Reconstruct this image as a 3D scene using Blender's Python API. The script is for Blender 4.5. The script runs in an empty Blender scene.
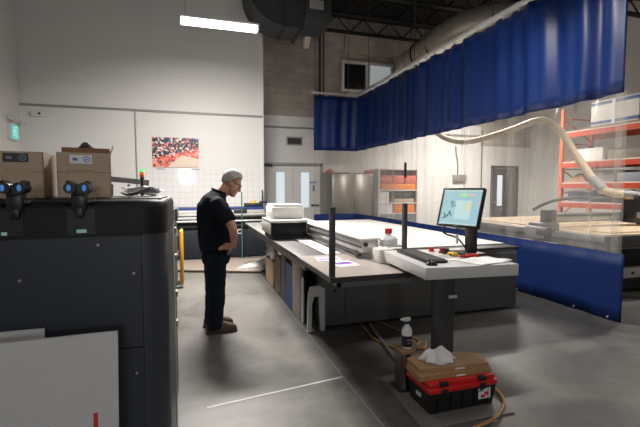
import bpy, bmesh, math, random
from mathutils import Vector, Matrix, Quaternion
random.seed(7)
R = math.radians
S = bpy.context.scene
C = S.collection
PI = math.pi

# ------------------------------------------------------------------ materials
def nodes(m):
    m.use_nodes = True
    nt = m.node_tree
    return nt, nt.nodes, nt.links, nt.nodes['Principled BSDF']

def mat(name, col, rough=.5, metal=0., var=0., scale=8., bump=0., spec=.5, emit=None, estr=0., alpha=1., trans=0., bscale=None, coat=0.):
    m = bpy.data.materials.new(name)
    nt, N, L, b = nodes(m)
    b.inputs['Base Color'].default_value = (*col, 1)
    b.inputs['Roughness'].default_value = rough
    b.inputs['Metallic'].default_value = metal
    b.inputs['Specular IOR Level'].default_value = spec
    b.inputs['Coat Weight'].default_value = coat
    if trans: b.inputs['Transmission Weight'].default_value = trans
    if emit:
        b.inputs['Emission Color'].default_value = (*emit, 1)
        b.inputs['Emission Strength'].default_value = estr
    tc = N.new('ShaderNodeTexCoord')
    if var:
        nz = N.new('ShaderNodeTexNoise'); nz.inputs['Scale'].default_value = scale; nz.inputs['Detail'].default_value = 5
        L.new(tc.outputs['Object'], nz.inputs['Vector'])
        mx = N.new('ShaderNodeMix'); mx.data_type = 'RGBA'
        mx.inputs[6].default_value = (*[max(0, c*(1-var)) for c in col], 1)
        mx.inputs[7].default_value = (*[min(1, c*(1+var)) for c in col], 1)
        L.new(nz.outputs['Fac'], mx.inputs[0]); L.new(mx.outputs[2], b.inputs['Base Color'])
    if bump:
        n2 = N.new('ShaderNodeTexNoise'); n2.inputs['Scale'].default_value = bscale or scale*4; n2.inputs['Detail'].default_value = 3
        L.new(tc.outputs['Object'], n2.inputs['Vector'])
        bp = N.new('ShaderNodeBump'); bp.inputs['Strength'].default_value = bump; bp.inputs['Distance'].default_value = .01
        L.new(n2.outputs['Fac'], bp.inputs['Height']); L.new(bp.outputs['Normal'], b.inputs['Normal'])
    return m

def plane_vec(N, L, axis):
    """object coordinates of a wall laid out as (along, up, 0)"""
    tc = N.new('ShaderNodeTexCoord'); sp = N.new('ShaderNodeSeparateXYZ'); cb = N.new('ShaderNodeCombineXYZ')
    L.new(tc.outputs['Object'], sp.inputs[0])
    L.new(sp.outputs['X' if axis == 'x' else 'Y'], cb.inputs[0]); L.new(sp.outputs['Z'], cb.inputs[1])
    return cb.outputs[0], sp, tc

def brick_mat(name, c1, c2, mortar, w, h, msize, rough, axis='x', off=.5, bump=.3, var=.12):
    m = bpy.data.materials.new(name)
    nt, N, L, b = nodes(m)
    v, sp, tc = plane_vec(N, L, axis)
    br = N.new('ShaderNodeTexBrick')
    br.offset = off
    br.inputs['Scale'].default_value = 1
    br.inputs['Brick Width'].default_value = w; br.inputs['Row Height'].default_value = h
    br.inputs['Mortar Size'].default_value = msize
    br.inputs['Color1'].default_value = (*c1, 1); br.inputs['Color2'].default_value = (*c2, 1); br.inputs['Mortar'].default_value = (*mortar, 1)
    L.new(v, br.inputs['Vector'])
    nz = N.new('ShaderNodeTexNoise'); nz.inputs['Scale'].default_value = 2.5; nz.inputs['Detail'].default_value = 6
    L.new(tc.outputs['Object'], nz.inputs['Vector'])
    mp = N.new('ShaderNodeMapRange'); mp.inputs[3].default_value = 1-var; mp.inputs[4].default_value = 1+var
    L.new(nz.outputs['Fac'], mp.inputs[0])
    mx = N.new('ShaderNodeMix'); mx.data_type = 'RGBA'; mx.blend_type = 'MULTIPLY'; mx.inputs[0].default_value = 1
    L.new(br.outputs['Color'], mx.inputs[6]); L.new(mp.outputs[0], mx.inputs[7])
    L.new(mx.outputs[2], b.inputs['Base Color'])
    bp = N.new('ShaderNodeBump'); bp.inputs['Strength'].default_value = bump; bp.inputs['Distance'].default_value = .01; bp.invert = True
    L.new(br.outputs['Fac'], bp.inputs['Height']); L.new(bp.outputs['Normal'], b.inputs['Normal'])
    b.inputs['Roughness'].default_value = rough
    return m

def floor_mat():
    m = bpy.data.materials.new('polished_concrete')
    nt, N, L, b = nodes(m)
    tc = N.new('ShaderNodeTexCoord')
    n1 = N.new('ShaderNodeTexNoise'); n1.inputs['Scale'].default_value = 1.1; n1.inputs['Detail'].default_value = 8; n1.inputs['Roughness'].default_value = .65; n1.inputs['Distortion'].default_value = .6
    n2 = N.new('ShaderNodeTexNoise'); n2.inputs['Scale'].default_value = 9; n2.inputs['Detail'].default_value = 6
    L.new(tc.outputs['Object'], n1.inputs['Vector']); L.new(tc.outputs['Object'], n2.inputs['Vector'])
    r = N.new('ShaderNodeValToRGB')
    e = r.color_ramp.elements
    e[0].position = .3; e[0].color = (.055, .053, .050, 1); e[1].position = .74; e[1].color = (.135, .129, .121, 1)
    L.new(n1.outputs['Fac'], r.inputs[0])
    mx = N.new('ShaderNodeMix'); mx.data_type = 'RGBA'; mx.blend_type = 'OVERLAY'; mx.inputs[0].default_value = .35
    L.new(r.outputs[0], mx.inputs[6]); L.new(n2.outputs['Fac'], mx.inputs[7])
    # worn grey coat in patches (blotches with their own outline)
    n3 = N.new('ShaderNodeTexNoise'); n3.inputs['Scale'].default_value = .55; n3.inputs['Detail'].default_value = 10; n3.inputs['Distortion'].default_value = 1.2
    mpv = N.new('ShaderNodeMapping'); mpv.inputs['Location'].default_value = (3.1, 1.7, 0)
    L.new(tc.outputs['Object'], mpv.inputs[0]); L.new(mpv.outputs[0], n3.inputs['Vector'])
    r3 = N.new('ShaderNodeValToRGB'); r3.color_ramp.elements[0].position = .5; r3.color_ramp.elements[1].position = .56
    L.new(n3.outputs['Fac'], r3.inputs[0])
    m3 = N.new('ShaderNodeMix'); m3.data_type = 'RGBA'; m3.inputs[7].default_value = (.165, .156, .142, 1)
    ml = N.new('ShaderNodeMath'); ml.operation = 'MULTIPLY'; ml.inputs[1].default_value = .4
    L.new(r3.outputs[0], ml.inputs[0]); L.new(ml.outputs[0], m3.inputs[0]); L.new(mx.outputs[2], m3.inputs[6])
    # sawn joints: light grey filler along x = 1.17, and every 3.9 m
    sp = N.new('ShaderNodeSeparateXYZ'); L.new(tc.outputs['Object'], sp.inputs[0])
    def joint(sock, pos, w):
        a = N.new('ShaderNodeMath'); a.operation = 'SUBTRACT'; a.inputs[1].default_value = pos; L.new(sock, a.inputs[0])
        c = N.new('ShaderNodeMath'); c.operation = 'ABSOLUTE'; L.new(a.outputs[0], c.inputs[0])
        d = N.new('ShaderNodeMath'); d.operation = 'LESS_THAN'; d.inputs[1].default_value = w; L.new(c.outputs[0], d.inputs[0])
        return d.outputs[0]
    j1 = joint(sp.outputs['X'], 1.172-4.5, .007)
    j2 = joint(sp.outputs['X'], 6.2-4.5, .006)
    ad = N.new('ShaderNodeMath'); ad.operation = 'MAXIMUM'; L.new(j1, ad.inputs[0]); L.new(j2, ad.inputs[1])
    m4 = N.new('ShaderNodeMix'); m4.data_type = 'RGBA'; m4.inputs[7].default_value = (.19, .184, .174, 1)
    L.new(ad.outputs[0], m4.inputs[0]); L.new(m3.outputs[2], m4.inputs[6])
    L.new(m4.outputs[2], b.inputs['Base Color'])
    rr = N.new('ShaderNodeMapRange'); rr.inputs[3].default_value = .3; rr.inputs[4].default_value = .55
    L.new(n1.outputs['Fac'], rr.inputs[0]); L.new(rr.outputs[0], b.inputs['Roughness'])
    b.inputs['Specular IOR Level'].default_value = .45
    bp = N.new('ShaderNodeBump'); bp.inputs['Strength'].default_value = .08; bp.inputs['Distance'].default_value = .01
    L.new(n2.outputs['Fac'], bp.inputs['Height']); L.new(bp.outputs['Normal'], b.inputs['Normal'])
    return m

def clear_mat():
    m = bpy.data.materials.new('clear_vinyl')
    nt, N, L, b = nodes(m)
    N.remove(b)
    out = N['Material Output']
    tc = N.new('ShaderNodeTexCoord')
    mp = N.new('ShaderNodeMapping'); mp.inputs['Scale'].default_value = (1.9, 1.9, .1)
    L.new(tc.outputs['Object'], mp.inputs[0])
    nz = N.new('ShaderNodeTexNoise'); nz.inputs['Scale'].default_value = 1.6; nz.inputs['Detail'].default_value = 5; nz.inputs['Roughness'].default_value = .6
    L.new(mp.outputs[0], nz.inputs['Vector'])
    rp = N.new('ShaderNodeMapRange'); rp.inputs[1].default_value = .4; rp.inputs[2].default_value = .75; rp.inputs[3].default_value = VEIL[0]; rp.inputs[4].default_value = VEIL[1]
    L.new(nz.outputs['Fac'], rp.inputs[0])
    tr = N.new('ShaderNodeBsdfTransparent'); tr.inputs[0].default_value = (.96, .95, .93, 1)
    df = N.new('ShaderNodeBsdfDiffuse'); df.inputs[0].default_value = (.85, .83, .8, 1)
    tl = N.new('ShaderNodeBsdfTranslucent'); tl.inputs[0].default_value = (.85, .83, .8, 1)
    m1 = N.new('ShaderNodeMixShader'); m1.inputs[0].default_value = .5
    L.new(df.outputs[0], m1.inputs[1]); L.new(tl.outputs[0], m1.inputs[2])
    m2 = N.new('ShaderNodeMixShader'); L.new(rp.outputs[0], m2.inputs[0]); L.new(tr.outputs[0], m2.inputs[1]); L.new(m1.outputs[0], m2.inputs[2])
    gl = N.new('ShaderNodeBsdfGlossy'); gl.inputs['Roughness'].default_value = .12
    fr = N.new('ShaderNodeLayerWeight'); fr.inputs['Blend'].default_value = .18
    fm = N.new('ShaderNodeMapRange'); fm.inputs[3].default_value = .03; fm.inputs[4].default_value = .4; L.new(fr.outputs['Facing'], fm.inputs[0])
    m3 = N.new('ShaderNodeMixShader'); L.new(fm.outputs[0], m3.inputs[0]); L.new(m2.outputs[0], m3.inputs[1]); L.new(gl.outputs[0], m3.inputs[2])
    L.new(m3.outputs[0], out.inputs['Surface'])
    return m

def poster_mat():
    m = bpy.data.materials.new('printed_crowd_photo')
    nt, N, L, b = nodes(m)
    v, sp, tc = plane_vec(N, L, 'x')
    vo = N.new('ShaderNodeTexVoronoi'); vo.inputs['Scale'].default_value = 24; vo.inputs['Randomness'].default_value = 1
    L.new(v, vo.inputs['Vector'])
    s2 = N.new('ShaderNodeSeparateColor'); L.new(vo.outputs['Color'], s2.inputs[0])
    r = N.new('ShaderNodeValToRGB'); r.color_ramp.interpolation = 'CONSTANT'
    cols = [(0, (.015, .02, .04)), (.22, (.05, .06, .12)), (.46, (.75, .12, .08)), (.56, (.8, .3, .2)), (.62, (.02, .02, .03)), (.76, (.75, .72, .72)), (.88, (.1, .16, .4)), (.94, (.85, .55, .4))]
    e = r.color_ramp.elements
    e[0].position, e[0].color = 0, (*cols[0][1], 1); e[1].position, e[1].color = cols[1][0], (*cols[1][1], 1)
    for p, c in cols[2:]:
        k = e.new(p); k.color = (*c, 1)
    L.new(s2.outputs[0], r.inputs[0])
    # second ramp : red seats with pale steps
    r2 = N.new('ShaderNodeValToRGB'); r2.color_ramp.interpolation = 'CONSTANT'
    e = r2.color_ramp.elements
    e[0].position, e[0].color = 0, (.8, .13, .09, 1); e[1].position, e[1].color = .45, (.85, .3, .22, 1)
    for p, c in [(.62, (.08, .05, .07)), (.74, (.85, .55, .45)), (.88, (.7, .1, .1))]:
        k = e.new(p); k.color = (*c, 1)
    L.new(s2.outputs[1], r2.inputs[0])
    def M(op, a, bb):
        n = N.new('ShaderNodeMath'); n.operation = op
        for i, q in enumerate((a, bb)):
            if isinstance(q, (int, float)): n.inputs[i].default_value = q
            else: L.new(q, n.inputs[i])
        return n.outputs[0]
    X, Z = sp.outputs['X'], sp.outputs['Z']           # X -.55.. .55   Z 0.. .74
    seat = M('LESS_THAN', Z, M('ADD', M('MULTIPLY', X, .25), .36))
    court = M('MULTIPLY', M('LESS_THAN', Z, M('MULTIPLY', M('ADD', X, .22), .9)), M('LESS_THAN', Z, M('ADD', M('MULTIPLY', X, -.2), .34)))
    a = N.new('ShaderNodeMix'); a.data_type = 'RGBA'; L.new(seat, a.inputs[0]); L.new(r.outputs[0], a.inputs[6]); L.new(r2.outputs[0], a.inputs[7])
    c = N.new('ShaderNodeMix'); c.data_type = 'RGBA'; c.inputs[7].default_value = (.78, .62, .5, 1); L.new(court, c.inputs[0]); L.new(a.outputs[2], c.inputs[6])
    L.new(c.outputs[2], b.inputs['Base Color']); b.inputs['Roughness'].default_value = .45
    return m

VEIL = (.10, .40)
M_ = {}
def mm(k, *a, **kw):
    M_[k] = mat(k, *a, **kw); return M_[k]
mm('white_paint', (.74, .725, .70), .5, var=.03, scale=1.2, bump=.03)
mm('white_gloss', (.78, .77, .75), .18, var=.02, scale=1)
mm('door_white', (.76, .75, .73), .35)
mm('black_ceiling', (.006, .0055, .0055), .8, var=.2)
mm('black_steel', (.003, .003, .003), .7, var=.2)
mm('duct_grey', (.055, .057, .06), .5, metal=.3, var=.15, scale=3)
mm('foil', (.74, .66, .57), .3, metal=.5, var=.2, scale=14, bump=1., bscale=16)
mm('shine_foil', (.9, .87, .82), .25, metal=.45, bump=1., scale=8, bscale=24)  # paler copy of foil, shine put into the base colour
mm('press_black', (.008, .008, .011), .5, var=.1, spec=.25)
mm('press_grey', (.030, .0345, .045), .42, var=.06, scale=2)
mm('press_grey_side', (.040, .045, .055), .4, var=.05)
mm('press_edge', (.30, .29, .28), .4)
mm('press_top', (.33, .30, .27), .5)
mm('lcd', (.05, .12, .08), .3, emit=(.35, .6, .45), estr=.35)
mm('lens_blue', (.05, .15, .4), .15, emit=(.12, .38, 1.), estr=.3)
mm('screw', (.6, .6, .6), .3, metal=1)
mm('cardboard', (.50, .375, .275), .75, var=.1, scale=6, bump=.05)
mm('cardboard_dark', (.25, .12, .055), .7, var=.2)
mm('cardboard_flat', (.40, .235, .115), .7, var=.08, scale=5)
mm('board_brown', (.22, .16, .11), .7, var=.25)
mm('board_grey', (.10, .09, .082), .7, var=.15)
mm('board_blue', (.003, .04, .22), .5)
mm('foam_white', (.62, .605, .61), .55, var=.02)
mm('paper', (.85, .85, .86), .6)
mm('label_black', (.012, .012, .012), .4)
mm('label_white', (.8, .8, .82), .5)
mm('ink_blue', (.1, .16, .4), .5)
mm('ink_grey', (.25, .26, .3), .5)
mm('ink_red', (.6, .03, .03), .5)
mm('ink_purple', (.22, .06, .4), .5)
mm('ink_tan', (.5, .36, .24), .5)
mm('plastic_black', (.014, .014, .015), .38)
mm('rubber', (.018, .018, .018), .7)
mm('white_plastic', (.75, .75, .74), .35)
mm('machine_white', (.72, .71, .69), .35, var=.03)
mm('deck_white', (.68, .665, .635), .45, var=.03, scale=2)
mm('ink_white_grey', (.52, .51, .50), .5)
mm('silver', (.62, .61, .60), .32, metal=.6)
mm('alu', (.5, .49, .48), .35, metal=.8)
mm('flatbed_grey', (.09, .088, .088), .42, var=.08, scale=3)
mm('flatbed_strip', (.16, .155, .15), .4, var=.1)
mm('table_laminate', (.42, .37, .34), .3, var=.06, scale=5)
mm('table_edge', (.035, .033, .033), .4)
mm('pillar_grey', (.40, .36, .325), .5, var=.05)
mm('post_grey', (.05, .052, .058), .4)
mm('desk_white', (.60, .59, .585), .35, var=.02)
mm('leg_grey', (.05, .05, .052), .4)
mm('red', (.62, .015, .015), .35)
mm('red_rag', (.55, .02, .03), .8)
mm('yellow', (.75, .45, .03), .5)
mm('yellow_panel', (.60, .30, .02), .45)
mm('clear_bottle', (.8, .83, .86), .15, trans=.35)
mm('plate_grey', (.16, .15, .14), .5, var=.15, scale=5)
mm('plate_edge', (.03, .028, .026), .5)
mm('steel_dark', (.14, .135, .13), .3, metal=.7)
mm('pad_brown', (.30, .17, .08), .6)
mm('hose_orange', (.42, .22, .08), .45)
mm('cotton', (.78, .77, .78), .9, bump=.2, scale=20)
mm('toolbox_black', (.012, .012, .013), .45, bump=.05, scale=60)
mm('shirt', (.0055, .0075, .012), .9, var=.2, scale=10, spec=.15)
mm('denim', (.006, .010, .020), .9, spec=.15, var=.25, scale=14, bump=.1, bscale=200)
mm('boot', (.06, .031, .017), .55, var=.25, scale=14)
mm('boot_sole', (.05, .035, .025), .6)
mm('skin', (.52, .26, .18), .5, var=.08, scale=9)
mm('hair', (.38, .35, .32), .7, var=.45, scale=30, bump=.4, bscale=120)
mm('frame_black', (.01, .01, .01), .3)
mm('eye_white', (.8, .78, .75), .3)
mm('stainless', (.47, .44, .40), .3, metal=1, var=.08, scale=2)
mm('stainless_dark', (.12, .115, .11), .35, metal=.6)
mm('orange_bin', (.85, .24, .03), .45)
mm('red_bin', (.72, .16, .12), .5)
mm('rack_orange', (.62, .13, .04), .45, var=.08)
mm('rack_red', (.52, .065, .022), .4, var=.08)
mm('rack_shelf', (.62, .58, .53), .5)
mm('plywood', (.66, .50, .33), .55, var=.12, scale=4)
mm('cnc_grey', (.36, .355, .35), .42, metal=.3, var=.08)
mm('cnc_dark', (.075, .075, .078), .45, metal=.2)
mm('hose_cream', (.72, .60, .42), .55)
mm('hose_grey', (.36, .36, .37), .5)
mm('cable_dark', (.05, .05, .05), .5)
mm('blue_strip', (.012, .035, .14), .4)
mm('navy', (.005, .007, .014), .6)
mm('pallet_sheet', (.20, .165, .14), .65, var=.1)
mm('pallet_edge', (.09, .075, .06), .7)
mm('green_rod', (.06, .12, .09), .4)
mm('sign_green', (.02, .35, .3), .3, emit=(.05, .75, .68), estr=.55)
mm('sign_white', (.8, .9, .9), .4, emit=(.7, 1, .95), estr=.35)
mm('grille', (.045, .04, .038), .6)
mm('glass_dark', (.02, .02, .022), .06, spec=.8)
mm('glass_bright', (.55, .6, .62), .12, emit=(.8, .92, 1.), estr=.55)
mm('glass_reflection', (.35, .38, .38), .1, emit=(.75, .82, .84), estr=.28)  # emission paints the ceiling light mirrored in the pane
mm('wood_door', (.03, .027, .025), .45, var=.15)
mm('trim_grey', (.26, .25, .25), .45)
mm('conduit', (.34, .33, .32), .4, metal=.5)
mm('dark_conduit', (.06, .06, .06), .5)
mm('tube_light', (1, 1, 1), .4, emit=(1, .97, .92), estr=9)
mm('lamp_housing', (.8, .8, .8), .4)
mm('tape_white', (.42, .41, .40), .5, var=.1, scale=30)
mm('crack', (.06, .055, .05), .8)
mm('andon_red', (.5, .03, .02), .3, emit=(.8, .05, .02), estr=.3)
mm('andon_yellow', (.6, .3, .02), .3, emit=(.9, .4, .02), estr=.2)
mm('andon_green', (.1, .6, .25), .3, emit=(.2, 1, .4), estr=.8)
mm('bin_blue', (.12, .15, .22), .5)
mm('box_white', (.72, .70, .67), .6, var=.04)
mm('box_blue', (.02, .08, .25), .5)
mm('screen_bg', (.25, .45, .5), .25, emit=(.44, .64, .68), estr=.55)
mm('screen_panel', (.3, .5, .6), .25, emit=(.34, .58, .66), estr=.55)
mm('screen_pale', (.4, .6, .6), .25, emit=(.56, .73, .74), estr=.55)
mm('screen_grey', (.1, .15, .16), .25, emit=(.13, .22, .25), estr=.6)
mm('screen_green', (.3, .6, .3), .25, emit=(.4, .8, .42), estr=.6)
mm('screen_pink', (.6, .3, .4), .25, emit=(.8, .55, .6), estr=.6)
mm('screen_yellow', (.6, .5, .2), .25, emit=(.85, .72, .3), estr=.6)
mm('hem_blue', (.003, .021, .12), .55, var=.1, scale=2, spec=.3)
mm('curtain_blue', (.003, .023, .14), .40, var=.1, scale=2, spec=.45)
mm('curtain_rail', (.75, .75, .74), .35, metal=.2)
mm('brown_block', (.33, .28, .24), .8)
M_['floor'] = floor_mat()
M_['clear'] = clear_mat()
M_['poster'] = poster_mat()
M_['block'] = brick_mat('grey_block', (.40, .355, .31), (.50, .445, .39), (.34, .30, .265), .42, .21, .008, .85)
M_['white_block'] = brick_mat('painted_block', (.74, .73, .71), (.76, .75, .73), (.68, .67, .65), .42, .21, .006, .45, bump=.15, var=.04)
M_['panel'] = brick_mat('white_wall_panel', (.735, .725, .71), (.745, .735, .72), (.69, .68, .67), 1.22, .3, .003, .5, off=0, bump=.05, var=.03)
M_['grid_panel'] = brick_mat('gloss_grid_panel', (.78, .77, .765), (.785, .775, .77), (.60, .59, .59), .15, .15, .004, .07, off=0, bump=.1, var=.02)

# ------------------------------------------------------------------ mesh helpers
class G:
    def __init__(s): s.b = bmesh.new()
    def _x(s, vs, mtx):
        if mtx is not None: bmesh.ops.transform(s.b, matrix=mtx, verts=vs)
    def box(s, a, c, bev=0., seg=2, mtx=None):
        a = Vector(a); c = Vector(c)
        r = bmesh.ops.create_cube(s.b, size=1)['verts']
        d = c - a
        for v in r: v.co = Vector((v.co.x*abs(d.x), v.co.y*abs(d.y), v.co.z*abs(d.z))) + (a+c)/2
        if bev:
            es = {e for v in r for e in v.link_edges}
            q = bmesh.ops.bevel(s.b, geom=list(es), offset=bev, segments=seg, profile=.5, affect='EDGES', clamp_overlap=True)
            r = list({v for f in q['faces'] for v in f.verts} | {v for v in r if v.is_valid})
        s._x(r, mtx)
        return s
    def cyl(s, p, q, r, r2=None, n=16, caps=True):
        p = Vector(p); q = Vector(q); d = q-p
        m = Matrix.Translation((p+q)/2) @ d.to_track_quat('Z', 'Y').to_matrix().to_4x4()
        bmesh.ops.create_cone(s.b, cap_ends=caps, segments=n, radius1=r, radius2=r if r2 is None else r2, depth=d.length, matrix=m)
        return s
    def ball(s, c, r, n=16, sc=(1, 1, 1), mtx=None):
        m = Matrix.Translation(c) @ Matrix.Diagonal((*sc, 1))
        if mtx is not None: m = mtx @ m
        bmesh.ops.create_uvsphere(s.b, u_segments=n, v_segments=max(6, n*3//4), radius=r, matrix=m)
        return s
    def rings(s, rings, closed=True, cap=True):
        L = [[s.b.verts.new(p) for p in r] for r in rings]
        n = len(L[0])
        for a, c in zip(L, L[1:]):
            for i in range(n if closed else n-1):
                j = (i+1) % n
                s.b.faces.new((a[i], a[j], c[j], c[i]))
        if cap and closed:
            s.b.faces.new(L[0][::-1]); s.b.faces.new(L[-1])
        return s
    def lathe(s, c, prof, n=24):
        c = Vector(c)
        return s.rings([[c+Vector((r*math.cos(2*PI*i/n), r*math.sin(2*PI*i/n), z)) for i in range(n)] for r, z in prof])
    def tube(s, pts, r, n=10, sub=6, rib=0.):
        pts = [Vector(p) for p in pts]
        P = []
        if sub > 1 and len(pts) > 2:
            for i in range(len(pts)-1):
                p0 = pts[max(0, i-1)]; p1 = pts[i]; p2 = pts[i+1]; p3 = pts[min(len(pts)-1, i+2)]
                for k in range(sub):
                    t = k/sub
                    P.append(.5*((2*p1)+(-p0+p2)*t+(2*p0-5*p1+4*p2-p3)*t*t+(-p0+3*p1-3*p2+p3)*t**3))
            P.append(pts[-1])
        else: P = pts
        up = Vector((.13, .27, 1)).normalized(); out = []
        for i, p in enumerate(P):
            t = (P[min(i+1, len(P)-1)]-P[max(i-1, 0)]).normalized()
            a = t.cross(up)
            if a.length < 1e-3: a = t.cross(Vector((1, 0, 0)))
            a.normalize(); b2 = t.cross(a)
            rr = (r[i*len(r)//len(P)] if isinstance(r, (list, tuple)) else r)*(1+rib*(1 if i % 2 else -1))
            out.append([p+rr*(math.cos(2*PI*k/n)*a+math.sin(2*PI*k/n)*b2) for k in range(n)])
        return s.rings(out)
    def prism(s, poly, z0, z1, mtx=None):
        a = [s.b.verts.new((x, y, z0)) for x, y in poly]; c = [s.b.verts.new((x, y, z1)) for x, y in poly]
        n = len(poly)
        for i in range(n):
            j = (i+1) % n; s.b.faces.new((a[i], a[j], c[j], c[i]))
        s.b.faces.new(a[::-1]); s.b.faces.new(c)
        s._x(a+c, mtx)
        return s
    def quad(s, *p):
        s.b.faces.new([s.b.verts.new(q) for q in p]); return s

ORG = {}
def wloc(o):
    return ORG.get(o.name, Vector((0, 0, 0))) if o else Vector((0, 0, 0))

def obj(name, g, m, parent=None, smooth=True, local=False, mods=None):
    bm = g.b if isinstance(g, G) else g
    bmesh.ops.recalc_face_normals(bm, faces=bm.faces)
    me = bpy.data.meshes.new(name); bm.to_mesh(me); bm.free()
    o = bpy.data.objects.new(name, me); C.objects.link(o)
    me.materials.append(M_[m] if isinstance(m, str) else m)
    if parent is None:
        xs = [v.co for v in me.vertices]
        lo = Vector([min(c[i] for c in xs) for i in range(3)]); hi = Vector([max(c[i] for c in xs) for i in range(3)])
        org = Vector(((lo.x+hi.x)/2, (lo.y+hi.y)/2, lo.z))
        me.transform(Matrix.Translation(-org)); o.location = org
        ORG[o.name] = org
    else:
        o.parent = parent
        if not local: me.transform(Matrix.Translation(-wloc(parent)))
        ORG[o.name] = wloc(parent)
    if smooth:
        for p in me.polygons: p.use_smooth = True
        try:
            me.set_sharp_from_angle(angle=R(38))
        except Exception: pass
    return o

def tag(o, label, cat, group=None, kind=None):
    o['label'] = label; o['category'] = cat
    if group: o['group'] = group
    if kind: o['kind'] = kind
    return o

def thing(name, label, cat, loc=(0, 0, 0), rot=None, group=None):
    o = bpy.data.objects.new(name, None); C.objects.link(o)
    o.empty_display_size = .1
    o.location = loc
    if rot is not None: o.rotation_euler = rot
    ORG[o.name] = Vector(loc)
    return tag(o, label, cat, group)

def one(name, g, m, label, cat, group=None, **k):
    return tag(obj(name, g, m, **k), label, cat, group)

def struct(name, g, m, parent=None, **k):
    o = obj(name, g, m, parent, **k)
    if parent is None: o['kind'] = 'structure'
    return o

def text_geo(s, size, mtx, depth=.0008):
    cu = bpy.data.curves.new('lettering', 'FONT'); cu.body = s; cu.size = size; cu.extrude = depth; cu.align_x = 'CENTER'; cu.align_y = 'CENTER'; cu.resolution_u = 3
    o = bpy.data.objects.new('lettering', cu); C.objects.link(o)
    dg = bpy.context.evaluated_depsgraph_get()
    me = bpy.data.meshes.new_from_object(o.evaluated_get(dg))
    g = G(); g.b.from_mesh(me); bmesh.ops.transform(g.b, matrix=mtx, verts=g.b.verts)
    bpy.data.objects.remove(o); bpy.data.curves.remove(cu); bpy.data.meshes.remove(me)
    return g

def facing(loc, normal, roll_up=(0, 0, 1)):
    """matrix: local x right, y up, z = normal"""
    n = Vector(normal).normalized(); u = Vector(roll_up); r = u.cross(n).normalized(); u = n.cross(r)
    m = Matrix((r, u, n)).transposed().to_4x4(); m.translation = loc
    return m

def solidify(o, t):
    md = o.modifiers.new('thickness', 'SOLIDIFY'); md.thickness = t; md.offset = 0

def remeshed(g, voxel, smooth_it=6, fac=.5):
    """fuse overlapping volumes into one continuous surface"""
    me = bpy.data.meshes.new('tmp'); bmesh.ops.recalc_face_normals(g.b, faces=g.b.faces); g.b.to_mesh(me); g.b.free()
    o = bpy.data.objects.new('tmp', me); C.objects.link(o)
    md = o.modifiers.new('r', 'REMESH'); md.mode = 'VOXEL'; md.voxel_size = voxel
    if smooth_it:
        sm = o.modifiers.new('s', 'SMOOTH'); sm.iterations = smooth_it; sm.factor = fac
    dg = bpy.context.evaluated_depsgraph_get()
    m2 = bpy.data.meshes.new_from_object(o.evaluated_get(dg))
    out = G(); out.b.from_mesh(m2)
    bpy.data.objects.remove(o); bpy.data.meshes.remove(me); bpy.data.meshes.remove(m2)
    return out

# ================================================================== THE SETTING
struct('floor', G().box((-3.8, -6.2, -.12), (12.8, 12.9, 0)), 'floor', smooth=False)
struct('ceiling', G().box((-3.8, -6.2, 6.9), (12.8, 12.9, 7.05)), 'black_ceiling', smooth=False)
struct('wall_left', G().box((-3.7, -6.2, 0), (-3.5, 10.6, 6.9)), 'white_paint', smooth=False)
struct('wall_right', G().box((12.2, -6.2, 0), (12.4, 12.9, 6.9)), 'white_paint', smooth=False)
struct('wall_front', G().box((-3.5, -6.2, 0), (12.2, -6.0, 6.9)), 'white_paint', smooth=False)
struct('wall_inner', G().box((-3.7, 10.6, 0), (1.815, 12.6, 6.9)), 'panel', smooth=False)
struct('wall_back', G().box((1.815, 12.4, 0), (12.4, 12.6, 6.9)), 'block', smooth=False)
g = G(); g.prism([(1.815, 12.385), (9.95, 12.385), (9.95, 12.4), (1.815, 12.4)], 0, 3.74); g.prism([(9.95, 12.385), (12.2, 12.385), (12.2, 12.4), (9.95, 12.4)], 0, 3.05)
struct('wall_lower', g, 'white_block', smooth=False)
# gridded gloss panels on the lower part of the inner wall
struct('wall_panel', G().box((-1.1, 10.585, .4), (1.80, 10.6, 2.02)), 'grid_panel', smooth=False)
struct('trim_1', G().box((-3.5, 10.57, 3.345), (1.815, 10.6, 3.395)), 'trim_grey', smooth=False)
struct('trim_2', G().box((1.815, 12.33, 3.37), (9.9, 12.385, 3.42)), 'trim_grey', smooth=False)
struct('trim_3', G().box((1.775, 10.575, 0), (1.83, 10.6, 6.9)), 'white_paint', smooth=False)
# block pilaster with the dark conduits beside it
struct('trim_4', G().box((4.72, 12.28, 3.74), (6.75, 12.4, 4.62)).box((4.72, 12.28, 5.78), (6.75, 12.4, 6.4)).box((6.4, 12.28, 4.62), (6.75, 12.4, 5.78)), 'block', smooth=False)
# roof joists over the hall
k = 0
for y in (12.1, 10.9, 9.7, 8.5, 7.3, 6.1, 4.9, 3.7):
    k += 1
    g = G().box((1.9, y-.09, 6.32), (12.2, y+.09, 6.36)).box((1.9, y-.09, 6.78), (12.2, y+.09, 6.82))
    x = 2.1
    while x < 12:
        g.cyl((x, y, 6.36), (x+.45, y, 6.78), .02, n=6); g.cyl((x+.45, y, 6.78), (x+.9, y, 6.36), .02, n=6); x += .9
    struct('trim_%d' % (k+4), g, 'black_steel', smooth=False)

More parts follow.
